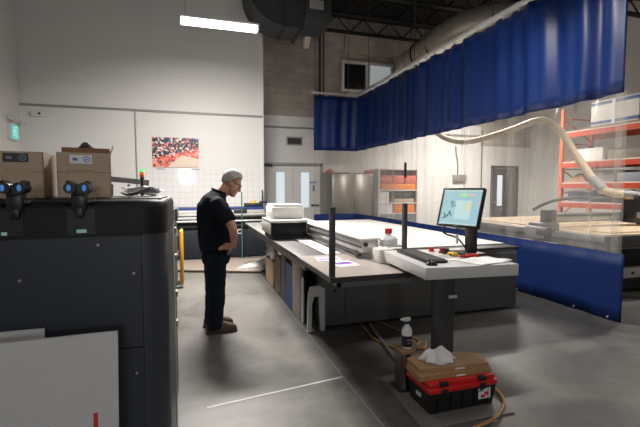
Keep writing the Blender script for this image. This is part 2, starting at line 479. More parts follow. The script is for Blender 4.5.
# upper window in the block wall : dark pane left, right pane glows in place of a reflected ceiling light
w1 = struct('window_1', G().box((4.60, 12.25, 4.58), (6.38, 12.385, 4.66)).box((4.60, 12.25, 5.47), (6.38, 12.385, 5.55)).box((4.60, 12.25, 4.66), (4.68, 12.385, 5.47))
            .box((6.30, 12.25, 4.66), (6.38, 12.385, 5.47)).box((5.42, 12.25, 4.66), (5.56, 12.385, 5.47)), 'door_white', smooth=False)
obj('pane', G().box((4.68, 12.33, 4.66), (5.42, 12.345, 5.47)), 'glass_dark', w1, smooth=False)
obj('pane', G().box((5.56, 12.33, 4.66), (6.30, 12.345, 5.47)), 'glass_reflection', w1, smooth=False)
# assumed unseen window behind the camera, glowing pane added for its glint on wall_panel
w2 = struct('window_assumed', G().box((-.62, -6.02, 1.82), (.22, -5.94, 1.88)).box((-.62, -6.02, 2.86), (.22, -5.94, 2.92)).box((-.62, -6.02, 1.88), (-.56, -5.94, 2.86)).box((.16, -6.02, 1.88), (.22, -5.94, 2.86)), 'door_white', smooth=False)
mat('assumed_daylight_pane', (.8, .9, 1), .3, emit=(.9, .96, 1), estr=26.); M_['assumed_daylight'] = bpy.data.materials['assumed_daylight_pane']
obj('pane', G().box((-.56, -5.99, 1.88), (.16, -5.975, 2.86)), 'assumed_daylight', w2, smooth=False)

def door_leaf(x0, x1, lite):
    y0, y1 = 12.315, 12.36
    a, b_, c, d = lite
    g = G().box((x0, y0, .02), (a, y1, 2.22)).box((b_, y0, .02), (x1, y1, 2.22)).box((a, y0, .02), (b_, y1, c)).box((a, y0, d), (b_, y1, 2.22))
    return g
d1 = struct('door_1', G().box((2.06, 12.29, 0), (2.14, 12.385, 2.32)).box((3.90, 12.29, 0), (3.98, 12.385, 2.32)).box((2.06, 12.29, 2.24), (3.98, 12.385, 2.32)), 'conduit', smooth=False)
for x0, x1, a in ((2.145, 3.015, 2.50), (3.025, 3.895, 3.28)):
    lf = obj('door_leaf', door_leaf(x0, x1, (a, a+.26, .95, 2.03)), 'door_white', d1, smooth=False)
    obj('pane', G().box((a, 12.33, .95), (a+.26, 12.345, 2.03)), 'glass_bright', d1, smooth=False)
obj('push_bar', G().box((2.2, 12.27, .98), (2.46, 12.30, 1.04), .008).box((3.6, 12.27, .98), (3.86, 12.30, 1.04), .008), 'dark_conduit', d1)
obj('door_closer', G().box((2.06, 12.24, 2.2), (2.38, 12.30, 2.28), .01), 'dark_conduit', d1)
g = G()
for cx, cz, r in ((3.68, 1.72, .035), (3.76, 1.72, .03), (3.60, 1.72, .028)): g.cyl((cx, 12.312, cz), (cx, 12.306, cz), r, n=14)
g.box((3.66, 12.306, 1.45), (3.72, 12.312, 1.63))
obj('sticker', g, 'ink_blue', d1)
d2 = struct('door_2', G().box((10.42, 12.29, 0), (10.50, 12.385, 2.36)).box((11.50, 12.29, 0), (11.58, 12.385, 2.36)).box((10.42, 12.29, 2.28), (11.58, 12.385, 2.36)), 'wood_door', smooth=False)
obj('door_leaf', door_leaf(10.505, 11.495, (10.66, 10.90, .9, 2.02)), 'wood_door', d2, smooth=False)
obj('pane', G().box((10.66, 12.33, .9), (10.90, 12.345, 2.02)), 'glass_bright', d2, smooth=False)
obj('handle', G().cyl((10.58, 12.27, 1.02), (10.58, 12.315, 1.02), .03).cyl((10.58, 12.27, 1.02), (10.72, 12.27, 1.02), .012), 'alu', d2)

# ------------------------------------------------------------------ lights of the room : first one in view, others added unseen for light
def linear_light(x, y, z, power, label, col=(1, .95, .88), group=None, vis=False, rot=0):
    t = thing('linear_ceiling_light', label, 'ceiling light', (x, y, z), (0, 0, rot), group)
    hx = .57
    obj('housing', G().box((-hx, -.10, .015), (hx, .10, .05), .01), 'lamp_housing', t, local=True)
    obj('diffuser', G().box((-hx, -.085, -.045), (hx, .085, .015), .02), 'tube_light', t, local=True)
    g = G()
    for s in (-1, 1): obj('end_cap', G().box((s*hx-.012, -.10, -.05), (s*hx+.012, .10, .05), .005), 'lamp_housing', t, local=True)
    for s in (-1, 1):
        obj('suspension_wire', G().cyl((s*.5, 0, .05), (s*.5, 0, 6.9-z), .004, n=6), 'dark_conduit', t, local=True)
    for ang, dy, fz, fr in ((0, 0, -.065, .4), (36, .12, -.04, .3), (-36, -.12, -.04, .3)):
        la = bpy.data.lights.new('fixture_lamp', 'AREA'); la.shape = 'RECTANGLE'; la.size = 1.1; la.size_y = .16 if ang == 0 else .06; la.energy = power*fr; la.color = col; la.spread = R(155 if 3 < x < 4 else 130)
        lo = bpy.data.objects.new('fixture_lamp', la); C.objects.link(lo); lo.parent = t; lo.location = (0, dy, fz); lo.rotation_euler = (R(ang), 0, 0)
    return t
LIGHTS = [(.48, 6.55, 4.03, 460, 'glowing linear light hung by two wires in front of the white wall'),
          (.48, 3.3, 4.05, 9, 'added unseen linear light hung above the aisle beside the black press'),
          (.48, -.6, 4.05, 13, 'added unseen linear light hung above the camera position'),
          (3.4, 4.3, 4.1, 62, 'added unseen linear light hung above the monitor desk and flatbed'),
          (3.4, .6, 4.1, 11, 'added unseen linear light hung in front of the monitor desk'),
          (7.4, 4.4, 4.3, 120, 'assumed unseen linear light hung above the router table nearest the gantry'),
          (8.5, 9.8, 4.4, 320, 'assumed unseen linear light hung above the far end of the router bay'),
          (9.0, 1.2, 4.3, 45, 'assumed unseen linear light hung above the near end of the pallet rack')]
for x, y, z, p, lb in LIGHTS: linear_light(x, y, z, p, lb, group=None)

# ------------------------------------------------------------------ ducts and pipes up high
t = thing('air_duct', 'dark grey rectangular air duct with a rounded elbow at the top of the white wall', 'duct', (2.1, 9.9, 4.95))
g = G()
rg = []
for i in range(9):
    a = PI/2*i/8
    # the elbow turns from running along the wall to rising to the roof
    c = Vector((1.95, 0, 5.9)); o1 = Vector((-math.sin(a), 0, -math.cos(a)))
    ri, ro = .12, .88
    p1 = c+o1*ro; p2 = c+o1*ri
    rg.append([Vector((p1.x, 9.35, p1.z)), Vector((p1.x, 10.25, p1.z)), Vector((p2.x, 10.25, p2.z)), Vector((p2.x, 9.35, p2.z))])
g.rings(rg)
obj('elbow', g, 'duct_grey', t)
obj('trunk', G().box((1.95, 9.35, 5.02), (2.32, 10.25, 5.78)), 'duct_grey', t, smooth=False)
obj('flange', G().box((2.30, 9.30, 4.97), (2.36, 10.30, 5.83)).box((1.93, 9.31, 4.98), (1.97, 10.29, 5.82)), 'duct_grey', t, smooth=False)
obj('riser', G().box((1.07, 9.35, 5.9), (1.83, 10.25, 6.68)), 'duct_grey', t, smooth=False)
obj('branch', G().box((2.36, 9.2, 5.15), (3.0, 10.2, 5.9), .03), 'duct_grey', t)
obj('grille', G().box((2.46, 9.185, 5.42), (2.80, 9.2, 5.62), .004).box((2.48, 9.18, 5.45), (2.78, 9.187, 5.47)).box((2.48, 9.18, 5.50), (2.78, 9.187, 5.52)).box((2.48, 9.18, 5.55), (2.78, 9.187, 5.57)), 'silver', t, smooth=False)
g = G(); pts = [(2.72, 10.2, 5.3), (2.75, 10.5, 5.1), (2.8, 10.7, 5.15), (2.85, 11.0, 5.6), (2.9, 11.2, 6.5)]
obj('flexible_tail', G().tube(pts, .09, n=12, rib=.06), 'foil', t)
for o_ in t.children: o_.location.x += .2; o_.location.z += .2
one('conduit_pipe', G().cyl((3.90, 12.34, 3.42), (3.90, 12.34, 6.9), .035).cyl((4.03, 12.35, 3.42), (4.03, 12.35, 6.9), .02), 'dark_conduit', 'dark vertical conduit pair on the grey block wall left of the upper window', 'conduit')
g = G()
g.tube([(6.55, 11.7, 4.5), (6.55, 11.7, 4.9), (6.52, 11.5, 5.22), (6.46, 11.0, 5.34), (6.4, 10, 5.40), (6.4, 9.2, 5.44), (6.6, 8.5, 5.46), (7.2, 8.0, 5.46), (8.2, 7.8, 5.4), (9.4, 7.8, 5.3)], .37, n=20, sub=10, rib=.03)
t = thing('foil_duct', 'silver foil flexible duct running above the blue curtain rail', 'duct', (6.4, 8.6, 4.6))
obj('duct_skin', g, 'foil', t)
obj('foil_sleeve', G().tube([(6.55, 11.68, 4.75), (6.54, 11.6, 5.0), (6.5, 11.42, 5.25), (6.47, 11.1, 5.34)], .41, n=22, sub=6, rib=.035), 'shine_foil', t)  # added over the elbow, its pale colour stands in for shiny foil
for y in (10.6, 9.8): obj('duct_strap', G().cyl((6.43, y-.02, 5.38), (6.43, y+.02, 5.38), .40, n=24).cyl((6.4-.36, y, 5.34), (6.4-.36, y, 6.9), .008, n=6).cyl((6.4+.36, y, 5.34), (6.4+.36, y, 6.9), .008, n=6), 'black_steel', t)

# ------------------------------------------------------------------ things on the walls
t = thing('exit_sign', 'teal lit exit sign on the left wall', 'exit sign', (-3.44, 10.0, 2.5))
obj('sign_box', G().box((-3.5, 9.88, 2.54), (-3.42, 10.22, 2.86), .01), 'white_plastic', t)
obj('sign_face', G().box((-3.421, 9.895, 2.56), (-3.414, 10.205, 2.84)), 'sign_green', t, smooth=False)
# running figure and doorway
mx = facing((-3.413, 10.05, 2.70), (1, 0, 0))
g = G()
g.box((.02, -.12, 0), (.13, .12, .002)); 
obj('sign_doorway', G().box((.02, -.12, 0), (.035, .12, .003), mtx=mx).box((.115, -.12, 0), (.13, .12, .003), mtx=mx).box((.02, .105, 0), (.13, .12, .003), mtx=mx), 'sign_white', t, smooth=False)
g.b.free()
g = G().cyl((-.05, .085, 0), (-.05, .085, .003), .024, n=14)
g.tube([(-.055, .05, .002), (-.065, -.02, .002)], .022, n=8, sub=1).tube([(-.05, .045, .002), (-.01, .01, .002), (.015, .03, .002)], .01, n=6, sub=1).tube([(-.06, .045, .002), (-.1, .02, .002), (-.115, -.02, .002)], .01, n=6, sub=1)
g.tube([(-.06, -.02, .002), (-.02, -.055, .002), (-.025, -.11, .002)], .012, n=6, sub=1).tube([(-.068, -.02, .002), (-.085, -.07, .002), (-.13, -.085, .002)], .012, n=6, sub=1)
for v in g.b.verts: v.co.z = min(max(v.co.z, 0), .004)
bmesh.ops.transform(g.b, matrix=mx, verts=g.b.verts)
obj('sign_runner', g, 'sign_white', t)
t = thing('emergency_light', 'twin head emergency light fixed above the teal exit sign', 'emergency light', (-3.42, 10.05, 2.9))
obj('battery_box', G().box((-3.5, 9.9, 2.93), (-3.4, 10.24, 3.02), .012), 'white_plastic', t)
for y in (9.82, 10.34):
    h = obj('lamp_head', G().cyl((-3.44, y, 2.97), (-3.33, y, 2.94), .045, .06, n=18), 'white_plastic', t)
    obj('lens', G().cyl((-3.33, y, 2.94), (-3.325, y, 2.939), .05, n=18), 'silver', h)
t = thing('wall_sounder', 'small white fire alarm box on the white wall near the left corner', 'alarm box', (-3.1, 10.55, 3.1))
obj('case', G().box((-3.29, 10.54, 3.12), (-2.96, 10.6, 3.23), .01), 'white_plastic', t)
obj('strobe', G().cyl((-3.12, 10.54, 3.18), (-3.12, 10.52, 3.18), .025, n=14), 'plastic_black', t)
one('wall_conduit', G().cyl((-1.19, 10.58, .4), (-1.19, 10.58, 3.345), .016, n=10), 'conduit', 'thin grey conduit running down the white wall left of the crowd poster', 'conduit')
t = thing('wall_poster', 'large printed photo of a crowd in red seats on the white wall', 'poster', (-.31, 10.583, 2.03))
obj('print', G().box((-.53, -.004, .02), (.53, .004, .73)), 'poster', t, local=True, smooth=False)
obj('fixing_strip', G().box((-.46, -.012, -.03), (-.26, .006, -.015)), 'ink_grey', t, local=True, smooth=False)
obj('fixing_strip', G().box((.36, -.012, -.03), (.56, .006, -.015)), 'ink_grey', t, local=True, smooth=False)
t = thing('wall_vent', 'small dark louvred vent in the white wall above the double doors', 'vent', (3.09, 12.37, 2.86))
obj('frame', G().box((2.84, 12.36, 2.86), (3.34, 12.385, 2.90)).box((2.84, 12.36, 3.08), (3.34, 12.385, 3.12)).box((2.84, 12.36, 2.9), (2.88, 12.385, 3.08)).box((3.30, 12.36, 2.9), (3.34, 12.385, 3.08)), 'conduit', t, smooth=False)
g = G().box((2.88, 12.375, 2.9), (3.30, 12.384, 3.08))
for i in range(5): g.box((2.88, 12.362, 2.905+i*.036), (3.30, 12.375, 2.925+i*.036))
obj('louvre', g, 'grille', t, smooth=False)
t = thing('junction_box', 'grey electrical box with conduit on the far wall beyond the clear curtain', 'electrical box', (9.05, 12.3, 1.75))
obj('case', G().box((8.8, 12.28, 1.78), (9.32, 12.383, 2.02), .01), 'conduit', t)
obj('conduit', G().tube([(9.0, 12.36, 2.02), (9.0, 12.36, 2.4), (8.93, 12.36, 2.7), (8.9, 12.36, 3.0)], .016, n=8), 'dark_conduit', t)
one('wall_pipe', G().cyl((10.0, 12.36, .02), (10.0, 12.36, 3.6), .022, n=10), 'dark_conduit', 'thin dark vertical pipe on the far wall left of the dark door', 'pipe')

# ================================================================== CURTAINS
def fold(s, z, ph):
    a = .040 if z > 2.6 else (.020 if z > .8 else .010)
    k = .8*math.sin(2*PI*s/.62+ph+1.1*math.sin(s*1.7+ph))+.4*math.sin(2*PI*s/.29+2*ph)+.5*math.sin(2*PI*s/1.3+ph)
    lean = .10*math.sin(s*2.3+ph)*(4.2-z)/4.2
    return a*k*(.5+.5*math.sin(s*.9+ph*1.3)**2)+.22*a*math.sin(2*PI*(s+lean)/.37)

def sheet(axis, fix, s0, s1, zs, ph, ds=.025, sag=None):
    g = G(); n = int(abs(s1-s0)/ds)
    rows = []
    for z in zs:
        row = []
        for i in range(n+1):
            s = s0+(s1-s0)*i/n
            zz = z
            if sag: zz = z+sag(s, z)
            d = fold(s+.04*math.sin(z*1.3+s), z, ph)
            row.append((fix+d, s, zz) if axis == 'y' else (s, fix+d, zz))
        rows.append([g.b.verts.new(p) for p in row])
    for a, c in zip(rows, rows[1:]):
        for i in range(n): g.b.faces.new((a[i], a[i+1], c[i+1], c[i]))
    return g
def lin(a, b_, n): return [a+(b_-a)*i/n for i in range(n+1)]

def topscallop(s, z):
    return -.025*abs(math.sin(PI*s/.3)) if z > 4.15 else 0
t = thing('strip_curtain', 'long curtain of blue and clear vinyl along the open side of the router bay', 'curtain', (4.67, 7.3, 0))
o = obj('blue_valance', sheet('y', 4.67, 3.42, 11.2, lin(4.18, 2.62, 10), .4, sag=topscallop), 'curtain_blue', t); solidify(o, .003)
o = obj('clear_panel', sheet('y', 4.67, 3.38, 11.2, lin(2.64, .78, 8), .4, ds=.03), 'clear', t)
o = obj('blue_hem', sheet('y', 4.67, 3.35, 11.2, lin(.80, .005, 5), .4, ds=.04), 'hem_blue', t); solidify(o, .003)
o = obj('edge_binding', sheet('y', 4.668, 3.42, 3.50, lin(2.62, .8, 8), .4, ds=.03), 'clear', t)
obj('seam_strap', G().box((4.60, 8.18, 2.66), (4.625, 8.205, 4.1)).box((4.58, 8.17, 1.78), (4.61, 8.23, 2.12)), 'plastic_black', t, smooth=False)
for y in (3.5, 3.95, 4.9): obj('eyelet', G().cyl((4.68, y, .04), (4.65, y, .04), .012, n=10), 'silver', t)
t = thing('strip_curtain', 'short curtain of blue and clear vinyl across the far end, facing the double doors', 'curtain', (4.0, 11.2, 0))
o = obj('blue_valance', sheet('x', 11.2, 3.36, 4.66, lin(4.18, 2.62, 10), 2.1, ds=.02, sag=topscallop), 'curtain_blue', t); solidify(o, .003)
o = obj('clear_panel', sheet('x', 11.2, 3.36, 4.66, lin(2.64, .78, 8), 2.1, ds=.025), 'clear', t)
o = obj('blue_hem', sheet('x', 11.2, 3.36, 4.66, lin(.80, .015, 5), 2.1, ds=.03), 'hem_blue', t); solidify(o, .003)
obj('seam_strap', G().box((3.36, 11.13, 3.9), (3.40, 11.15, 4.15)), 'plastic_black', t, smooth=False)

t = thing('curtain_rail', 'silver rail carrying the long blue and clear curtain', 'curtain rail', (4.67, 7.3, 4.19))
obj('track', G().box((4.615, 2.9, 4.205), (4.695, 11.25, 4.26), .006), 'curtain_rail', t)
for y in (3.2, 5.6, 8.0, 10.4): obj('hanger_rod', G().cyl((4.67, y, 4.25), (4.67, y, 6.9), .008, n=8), 'dark_conduit', t)
y = 3.5
while y < 11.2:
    obj('hook', G().cyl((4.67, y, 4.15), (4.67, y, 4.205), .008, n=6).box((4.65, y-.02, 4.185), (4.69, y+.02, 4.205)), 'curtain_rail', t, smooth=False); y += .31
t = thing('curtain_rail', 'silver rail carrying the short curtain across the far end', 'curtain rail', (4.0, 11.2, 4.19))
obj('track', G().box((3.3, 11.175, 4.205), (4.60, 11.225, 4.25), .006), 'curtain_rail', t)
obj('corner_bracket', G().box((4.36, 11.12, 4.20), (4.61, 11.28, 4.27), .01), 'curtain_rail', t)
for x in (3.4, 4.4): obj('hanger_rod', G().cyl((x, 11.2, 4.25), (x, 11.2, 6.9), .008, n=8), 'dark_conduit', t)

# ================================================================== LEFT PRESS
PX = -.092; PY = 1.8
t = thing('digital_press', 'large dark grey printing press with black top hood, nearest on the left', 'printing press', (-.85, 2.15, 0))
# round-cornered outline in plan : right front corner has a .11 radius
def plan(x0, x1, y0, y1, r):
    P = [(x0, y0)]
    for i in range(7):
        a = -PI/2+PI/2*i/6
        P.append((x1-r+r*math.cos(a), y0+r+r*math.sin(a)))
    return P+[(x1, y1), (x0, y1)]
obj('cabinet', G().prism([(-2.4, 1.815), (-.196, 1.815), (-.196, 2.5), (-2.4, 2.5)], .06, 1.36), 'press_grey', t, smooth=False)
obj('corner_column', G().prism(plan(-.192, PX-.004, PY, 2.36, .095), .06, 1.362), 'press_grey_side', t)
g = G(); g.prism([(-2.4, PY), (-.194, PY), (-.194, 1.815), (-2.4, 1.815)], .90, 1.356)
obj('upper_panel', g, 'press_grey', t, smooth=False)
obj('lower_panel', G().box((-.62, PY, .1), (-.194, 1.815, .893)), 'press_grey', t, smooth=False)
obj('lower_panel', G().box((-2.4, PY, .1), (-.626, 1.815, .893)), 'press_grey', t, smooth=False)
obj('edge_strip', G().box((PX-.05, 2.36, .06), (PX+.0, 2.5, 1.40), .004), 'press_edge', t)
g = G()
sec = [(0, 1.362), (0, 1.47), (.008, 1.488), (.022, 1.499), (.04, 1.502), (.70, 1.502), (.70, 1.362)]
ou = []
for (d, z) in sec[:5]:
    ou.append([Vector((x, y, z)) for x, y in plan(-2.4, PX-d*.6, PY-.004+d, 2.5, .1)])
g.rings(ou)
obj('top_hood', g, 'press_black', t)
obj('top_deck', G().box((-2.38, 1.9, 1.502), (-.13, 2.48, 1.507)), 'press_black', t, smooth=False)
obj('top_deck_end', G().box((-.24, 1.88, 1.5025), (-.118, 2.47, 1.5095), .002), 'press_top', t)
obj('plinth', G().box((-2.38, 1.85, 0), (-.12, 2.45, .06)), 'plastic_black', t, smooth=False)
g = G()
for x, z in ((-.351, 1.325), (-.224, 1.205), (-.223, .788), (-.62, 1.2)): g.cyl((x, PY-.003, z), (x, PY+.002, z), .0055, n=12)
obj('screw', g, 'screw', t)
for i, (cx, nm) in enumerate(((-.405, 'display'), (-.648, 'display'))):
    b_ = obj('control_bay', G().box((cx-.05, PY-.007, 1.367), (cx+.05, PY-.003, 1.47), .001), 'plastic_black', t, smooth=False)
    obj(nm, G().box((cx-.017, PY-.009, 1.376), (cx+.017, PY-.006, 1.389)) if i == 0 else G().box((cx-.02, PY-.009, 1.374), (cx-.002, PY-.006, 1.386)), 'lcd', b_, smooth=False)
# twin-lens sensor heads standing on the hood
for cx in (-.408, -.618):
    sh = obj('sensor_head', G().box((cx-.027, 1.772, 1.46), (cx+.027, 1.825, 1.545), .01).box((cx-.017, 1.772, 1.435), (cx+.017, 1.82, 1.48), .008)
             .box((cx-.042, 1.77, 1.552), (cx-.022, 1.82, 1.578), .006).box((cx+.022, 1.77, 1.552), (cx+.042, 1.82, 1.578), .006)
             .cyl((cx-.023, 1.75, 1.550), (cx-.023, 1.82, 1.550), .021, n=20).cyl((cx+.023, 1.75, 1.550), (cx+.023, 1.82, 1.550), .021, n=20).box((cx-.02, 1.765, 1.52), (cx+.02, 1.82, 1.562), .006), 'plastic_black', t)
    for s_ in (-1, 1): obj('lens', G().ball((cx+s_*.026, 1.752, 1.550), .0115, sc=(.75, .4, 1.2)), 'lens_blue', sh)
    obj('mount_plate', G().box((cx-.05, 1.79, 1.490), (cx+.05, 1.84, 1.506), .004), 'plastic_black', sh)
# handles and latches down the aisle side
g = G()
obj('side_rack', G().box((-.12, 2.52, .25), (-.095, 2.8, 1.42), .004), 'cnc_dark', t)
for z in (1.28, 1.12, .9, .72): obj('latch', G().box((-.10, 2.56, z), (-.082, 2.62, z+.035), .006), 'trim_grey', t)

def carton(name, label, x0, x1, y0, y1, z0, h, rot, lab):
    w = (x1-x0); d = (y1-y0)
    t = thing('cardboard_box', label, 'box', ((x0+x1)/2, (y0+y1)/2, z0), (0, 0, rot), 'cardboard boxes on the press')
    th = .005
    nx = .10; nz = h*.62               # hand notch in the front wall
    c = -.012
    fr = G().box((-w/2, -d/2, 0), (c-nx/2, -d/2+th, h)).box((c+nx/2, -d/2, 0), (w/2, -d/2+th, h)).box((c-nx/2, -d/2, nz), (c+nx/2, -d/2+th, h))
    fr.box((c-nx/2, -d/2+.012, 0), (c+nx/2, -d/2+.016, nz))
    obj('front_wall', fr, 'cardboard', t, local=True, smooth=False)
    obj('side_wall', G().box((-w/2, -d/2, 0), (-w/2+th, d/2, h)), 'cardboard', t, local=True, smooth=False)
    obj('side_wall', G().box((w/2-th, -d/2, 0), (w/2, d/2, h)), 'cardboard', t, local=True, smooth=False)
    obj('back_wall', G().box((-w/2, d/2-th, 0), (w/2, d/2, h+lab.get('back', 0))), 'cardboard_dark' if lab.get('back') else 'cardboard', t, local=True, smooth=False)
    obj('base', G().box((-w/2, -d/2, 0), (w/2, d/2, th)), 'cardboard', t, local=True, smooth=False)
    obj('fold_line', G().box((-w/2-.001, -d/2-.001, h*.56), (c-nx/2, -d/2+.002, h*.56+.002)).box((c+nx/2, -d/2-.001, h*.56), (w/2+.001, -d/2+.002, h*.56+.002)), 'cardboard_dark', t, local=True, smooth=False)
    lx, lw, lh = lab['x'], lab['w'], lab['h']
    l = obj('label', G().box((lx-lw/2, -d/2-.0015, lab['z']), (lx+lw/2, -d/2, lab['z']+lh)), lab['m'], t, local=True, smooth=False)
    cz = lab['z']+lh/2; yy = -d/2-.0022
    # round mark with a small arrow, and a short wordmark block
    g = G(); n = 24; r1, r2 = lh*.36, lh*.27
    def ring(r): return [Vector((lx+lw*.27+r*math.cos(2*PI*i/n), yy, cz+r*math.sin(2*PI*i/n))) for i in range(n)]
    a = [g.b.verts.new(p) for p in ring(r1)]; b_ = [g.b.verts.new(p) for p in ring(r2)]
    for i in range(n): g.b.faces.new((a[i], a[(i+1) % n], b_[(i+1) % n], b_[i]))
    g.b.faces.new([g.b.verts.new((lx+lw*.27-lh*.1, yy, cz+lh*.14)), g.b.verts.new((lx+lw*.27-lh*.1, yy, cz-lh*.14)), g.b.verts.new((lx+lw*.27+lh*.16, yy, cz))])
    obj('round_mark', g, lab['ink'], l, local=True, smooth=False)
    obj('wordmark', G().quad(*[(lx+dx*lw, yy, cz+dz*lh) for dx, dz in ((-.38, -.16), (-.16, -.2), (-.13, .12), (-.36, .16))]), lab['ink'], l, local=True, smooth=False)
    if lab.get('flap'):
        obj('flap', G().rings([[Vector(p) for p in q] for q in ([(w/2, -d/2, h), (w/2, d/2, h), (w/2-.004, d/2, h), (w/2-.004, -d/2, h)], [(w/2+.012, -d/2+.02, h+.034), (w/2+.016, d/2, h+.045), (w/2+.012, d/2, h+.045), (w/2+.008, -d/2+.02, h+.034)])]), 'cardboard', t, local=True, smooth=False)
    return t
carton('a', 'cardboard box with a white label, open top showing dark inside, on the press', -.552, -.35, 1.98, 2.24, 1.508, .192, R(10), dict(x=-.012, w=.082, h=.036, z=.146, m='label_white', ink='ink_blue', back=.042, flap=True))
carton('b', 'cardboard box with a black label, leftmost on the press hood', -.755, -.588, 1.98, 2.20, 1.508, .192, R(4), dict(x=-.012, w=.088, h=.036, z=.148, m='label_black', ink='ink_grey'))
one('tape_gun', G().cyl((-.492, 2.31, 1.755), (-.492, 2.35, 1.755), .022, n=18).box((-.52, 2.29, 1.735), (-.46, 2.37, 1.757), .008).box((-.50, 2.32, 1.508), (-.48, 2.34, 1.74)), 'plastic_black', 'black rounded tape gun sticking up behind the box with white label', 'tape gun')
g = G(); random.seed(21)
for k in range(9):
    m = Matrix.Translation((-.225+random.uniform(-.025, .025), 2.2+random.uniform(-.05, .05), 1.514+.004*k)) @ Matrix.Rotation(R(random.uniform(-40, 40)), 4, 'Z')
    ph = random.uniform(0, 6); vr = []
    for i in range(9):
        vr.append([g.b.verts.new(m @ Vector((-.075+.15*i/8, -.05+.10*q/4, .006+.006*math.sin(i*1.1+ph)+.004*math.sin(q*1.7+ph)))) for q in range(5)])
    for i in range(8):
        for q in range(4): g.b.faces.new((vr[i][q], vr[i+1][q], vr[i+1][q+1], vr[i][q+1]))
tag(obj('paper_pile', g, 'paper', smooth=False), 'loose pile of white paper sheets on the press right of the boxes', 'paper', kind='stuff')

# foam boards leaning on the press
def board(label, x0, x1, ytop, ybot, ztop, tilt_z):
    t = thing('foam_board', label, 'foam board', ((x0+x1)/2, ybot, 0), None, 'white foam boards against the press')
    g = G()
    za, zb = ztop-tilt_z, ztop
    th = .012
    g.rings([[Vector((x0, ybot, 0)), Vector((x1, ybot, 0)), Vector((x1, ybot+th, 0)), Vector((x0, ybot+th, 0))], [Vector((x0, ytop, za)), Vector((x1, ytop, zb)), Vector((x1, ytop+th, zb)), Vector((x0, ytop+th, za))]])
    obj('sheet', g, 'foam_white', t, smooth=False)
    return t
t = board('front white foam board with a red mark, leaning on the press', -1.5, -.262, 1.62, 1.50, 1.028, .012)
def onb(x, z): return Vector((x, 1.50+.12*z/1.028-.0015, z))
g = G()
ring = [onb(-.545+.02*u, .715+.05*v) for u, v in ((0, -.3), (2.4, -.35), (4.5, -.3), (4.7, .0), (3.4, .28), (1.5, .22), (.3, .02))]
g.b.faces.new([g.b.verts.new(p) for p in ring])
obj('printed_mark', g, 'ink_tan', t, smooth=False)
g = G(); g.quad(onb(-.342, .66), onb(-.326, .66), onb(-.328, .752), onb(-.342, .752)); obj('printed_mark', g, 'ink_red', t, smooth=False)
board('rear white foam board behind the front one, its corner showing at left', -1.5, -.535, 1.76, 1.66, 1.02, .004)

# ================================================================== THINGS BEHIND THE PRESS
t = thing('sheet_stacker', 'grey framed sheet stacker with rail standing beyond the black press', 'sheet stacker', (-.85, 6.0, 0))
obj('body', G().box((-1.5, 5.7, .05), (-.62, 6.3, 1.36), .02), 'press_grey', t)
obj('rail', G().prism([(-1.02, 5.98), (-.53, 5.98), (-.53, 6.02), (-1.02, 6.02)], 0, .07, mtx=Matrix.Translation((0, 0, 1.585)) @ Matrix.Translation((-.53, 0, 0)) @ Matrix.Rotation(R(6), 4, 'Y') @ Matrix.Translation((.53, 0, 0))), 'trim_grey', t, smooth=False)
for x in (-.98, -.78, -.55): obj('post', G().box((x-.015, 5.985, 1.36), (x+.015, 6.015, 1.60)), 'trim_grey', t, smooth=False)
obj('tray', G().box((-1.0, 5.75, 1.40), (-.52, 6.25, 1.43), .005).box((-.62, 5.9, 1.36), (-.58, 6.1, 1.42)), 'plastic_black', t)
s_ = obj('signal_tower', G().cyl((-.612, 6, 1.36), (-.612, 6, 1.70), .026, n=16), 'plastic_black', t)
for i, m in enumerate(('andon_red', 'andon_yellow', 'andon_green')): obj('beacon', G().cyl((-.612, 6, 1.70+i*.034), (-.612, 6, 1.732+i*.034), .03, n=16), m, s_)
t = thing('sheet_cart', 'dark narrow cart with a tall yellow panel in the aisle beside the press', 'cart', (-.2, 6.6, 0))
obj('frame', G().box((-.36, 5.9, .18), (-.2, 6.5, 1.15), .02).box((-.38, 5.88, 1.1), (-.17, 6.52, 1.28), .02).box((-.34, 5.95, .1), (-.22, 6.45, .2)), 'cnc_dark', t)
for y in (6.0, 6.4): obj('wheel', G().cyl((-.31, y, .055), (-.27, y, .055), .055, n=18), 'rubber', t)
obj('yellow_panel', G().box((-.175, 6.72, .03), (-.12, 7.12, .88), .02), 'yellow_panel', t)
obj('foot', G().box((-.3, 6.6, 0), (-.13, 6.95, .03)), 'cnc_dark', t)
obj('stay', G().box((-.3, 6.3, .5), (-.19, 6.9, .56)), 'cnc_dark', t)
obj('hanging_tag', G().box((-.195, 5.895, .90), (-.168, 5.9, .99)), 'label_white', t, smooth=False)
obj('top_roller', G().cyl((-.27, 5.7, 1.2), (-.27, 6.6, 1.2), .045, n=16), 'cnc_dark', t)

# far wide roll printer
t = thing('roll_printer', 'long black roll printer with a blue strip, across the far wall behind the man', 'printer', (.4, 9.55, 0))
obj('skirt', G().box((-1.35, 9.25, .02), (1.62, 9.85, .80), .01), 'navy', t)
obj('ink_bay', G().box((-1.4, 9.2, .80), (1.62, 9.9, .90), .015), 'plastic_black', t)
obj('media_roll', G().cyl((-1.3, 9.17, .90), (.9, 9.17, .90), .05, n=20), 'cnc_grey', t)
obj('platen', G().box((-1.4, 9.1, .95), (1.62, 9.5, .985), .006), 'silver', t)
obj('hood', G().box((-1.4, 9.28, .985), (1.62, 9.9, 1.06), .02), 'cnc_grey', t)
obj('gantry', G().box((-1.4, 9.4, 1.06), (1.62, 9.85, 1.12), .012), 'blue_strip', t)
obj('take_up_bar', G().cyl((-1.35, 9.12, .83), (1.55, 9.12, .83), .022, n=12).cyl((-1.35, 9.12, .83), (-1.35, 9.3, .83), .02, n=8).cyl((1.55, 9.12, .83), (1.55, 9.3, .83), .02, n=8), 'alu', t)
obj('carriage', G().box((.92, 9.15, .985), (1.2, 9.5, 1.08), .015), 'plastic_black', t)
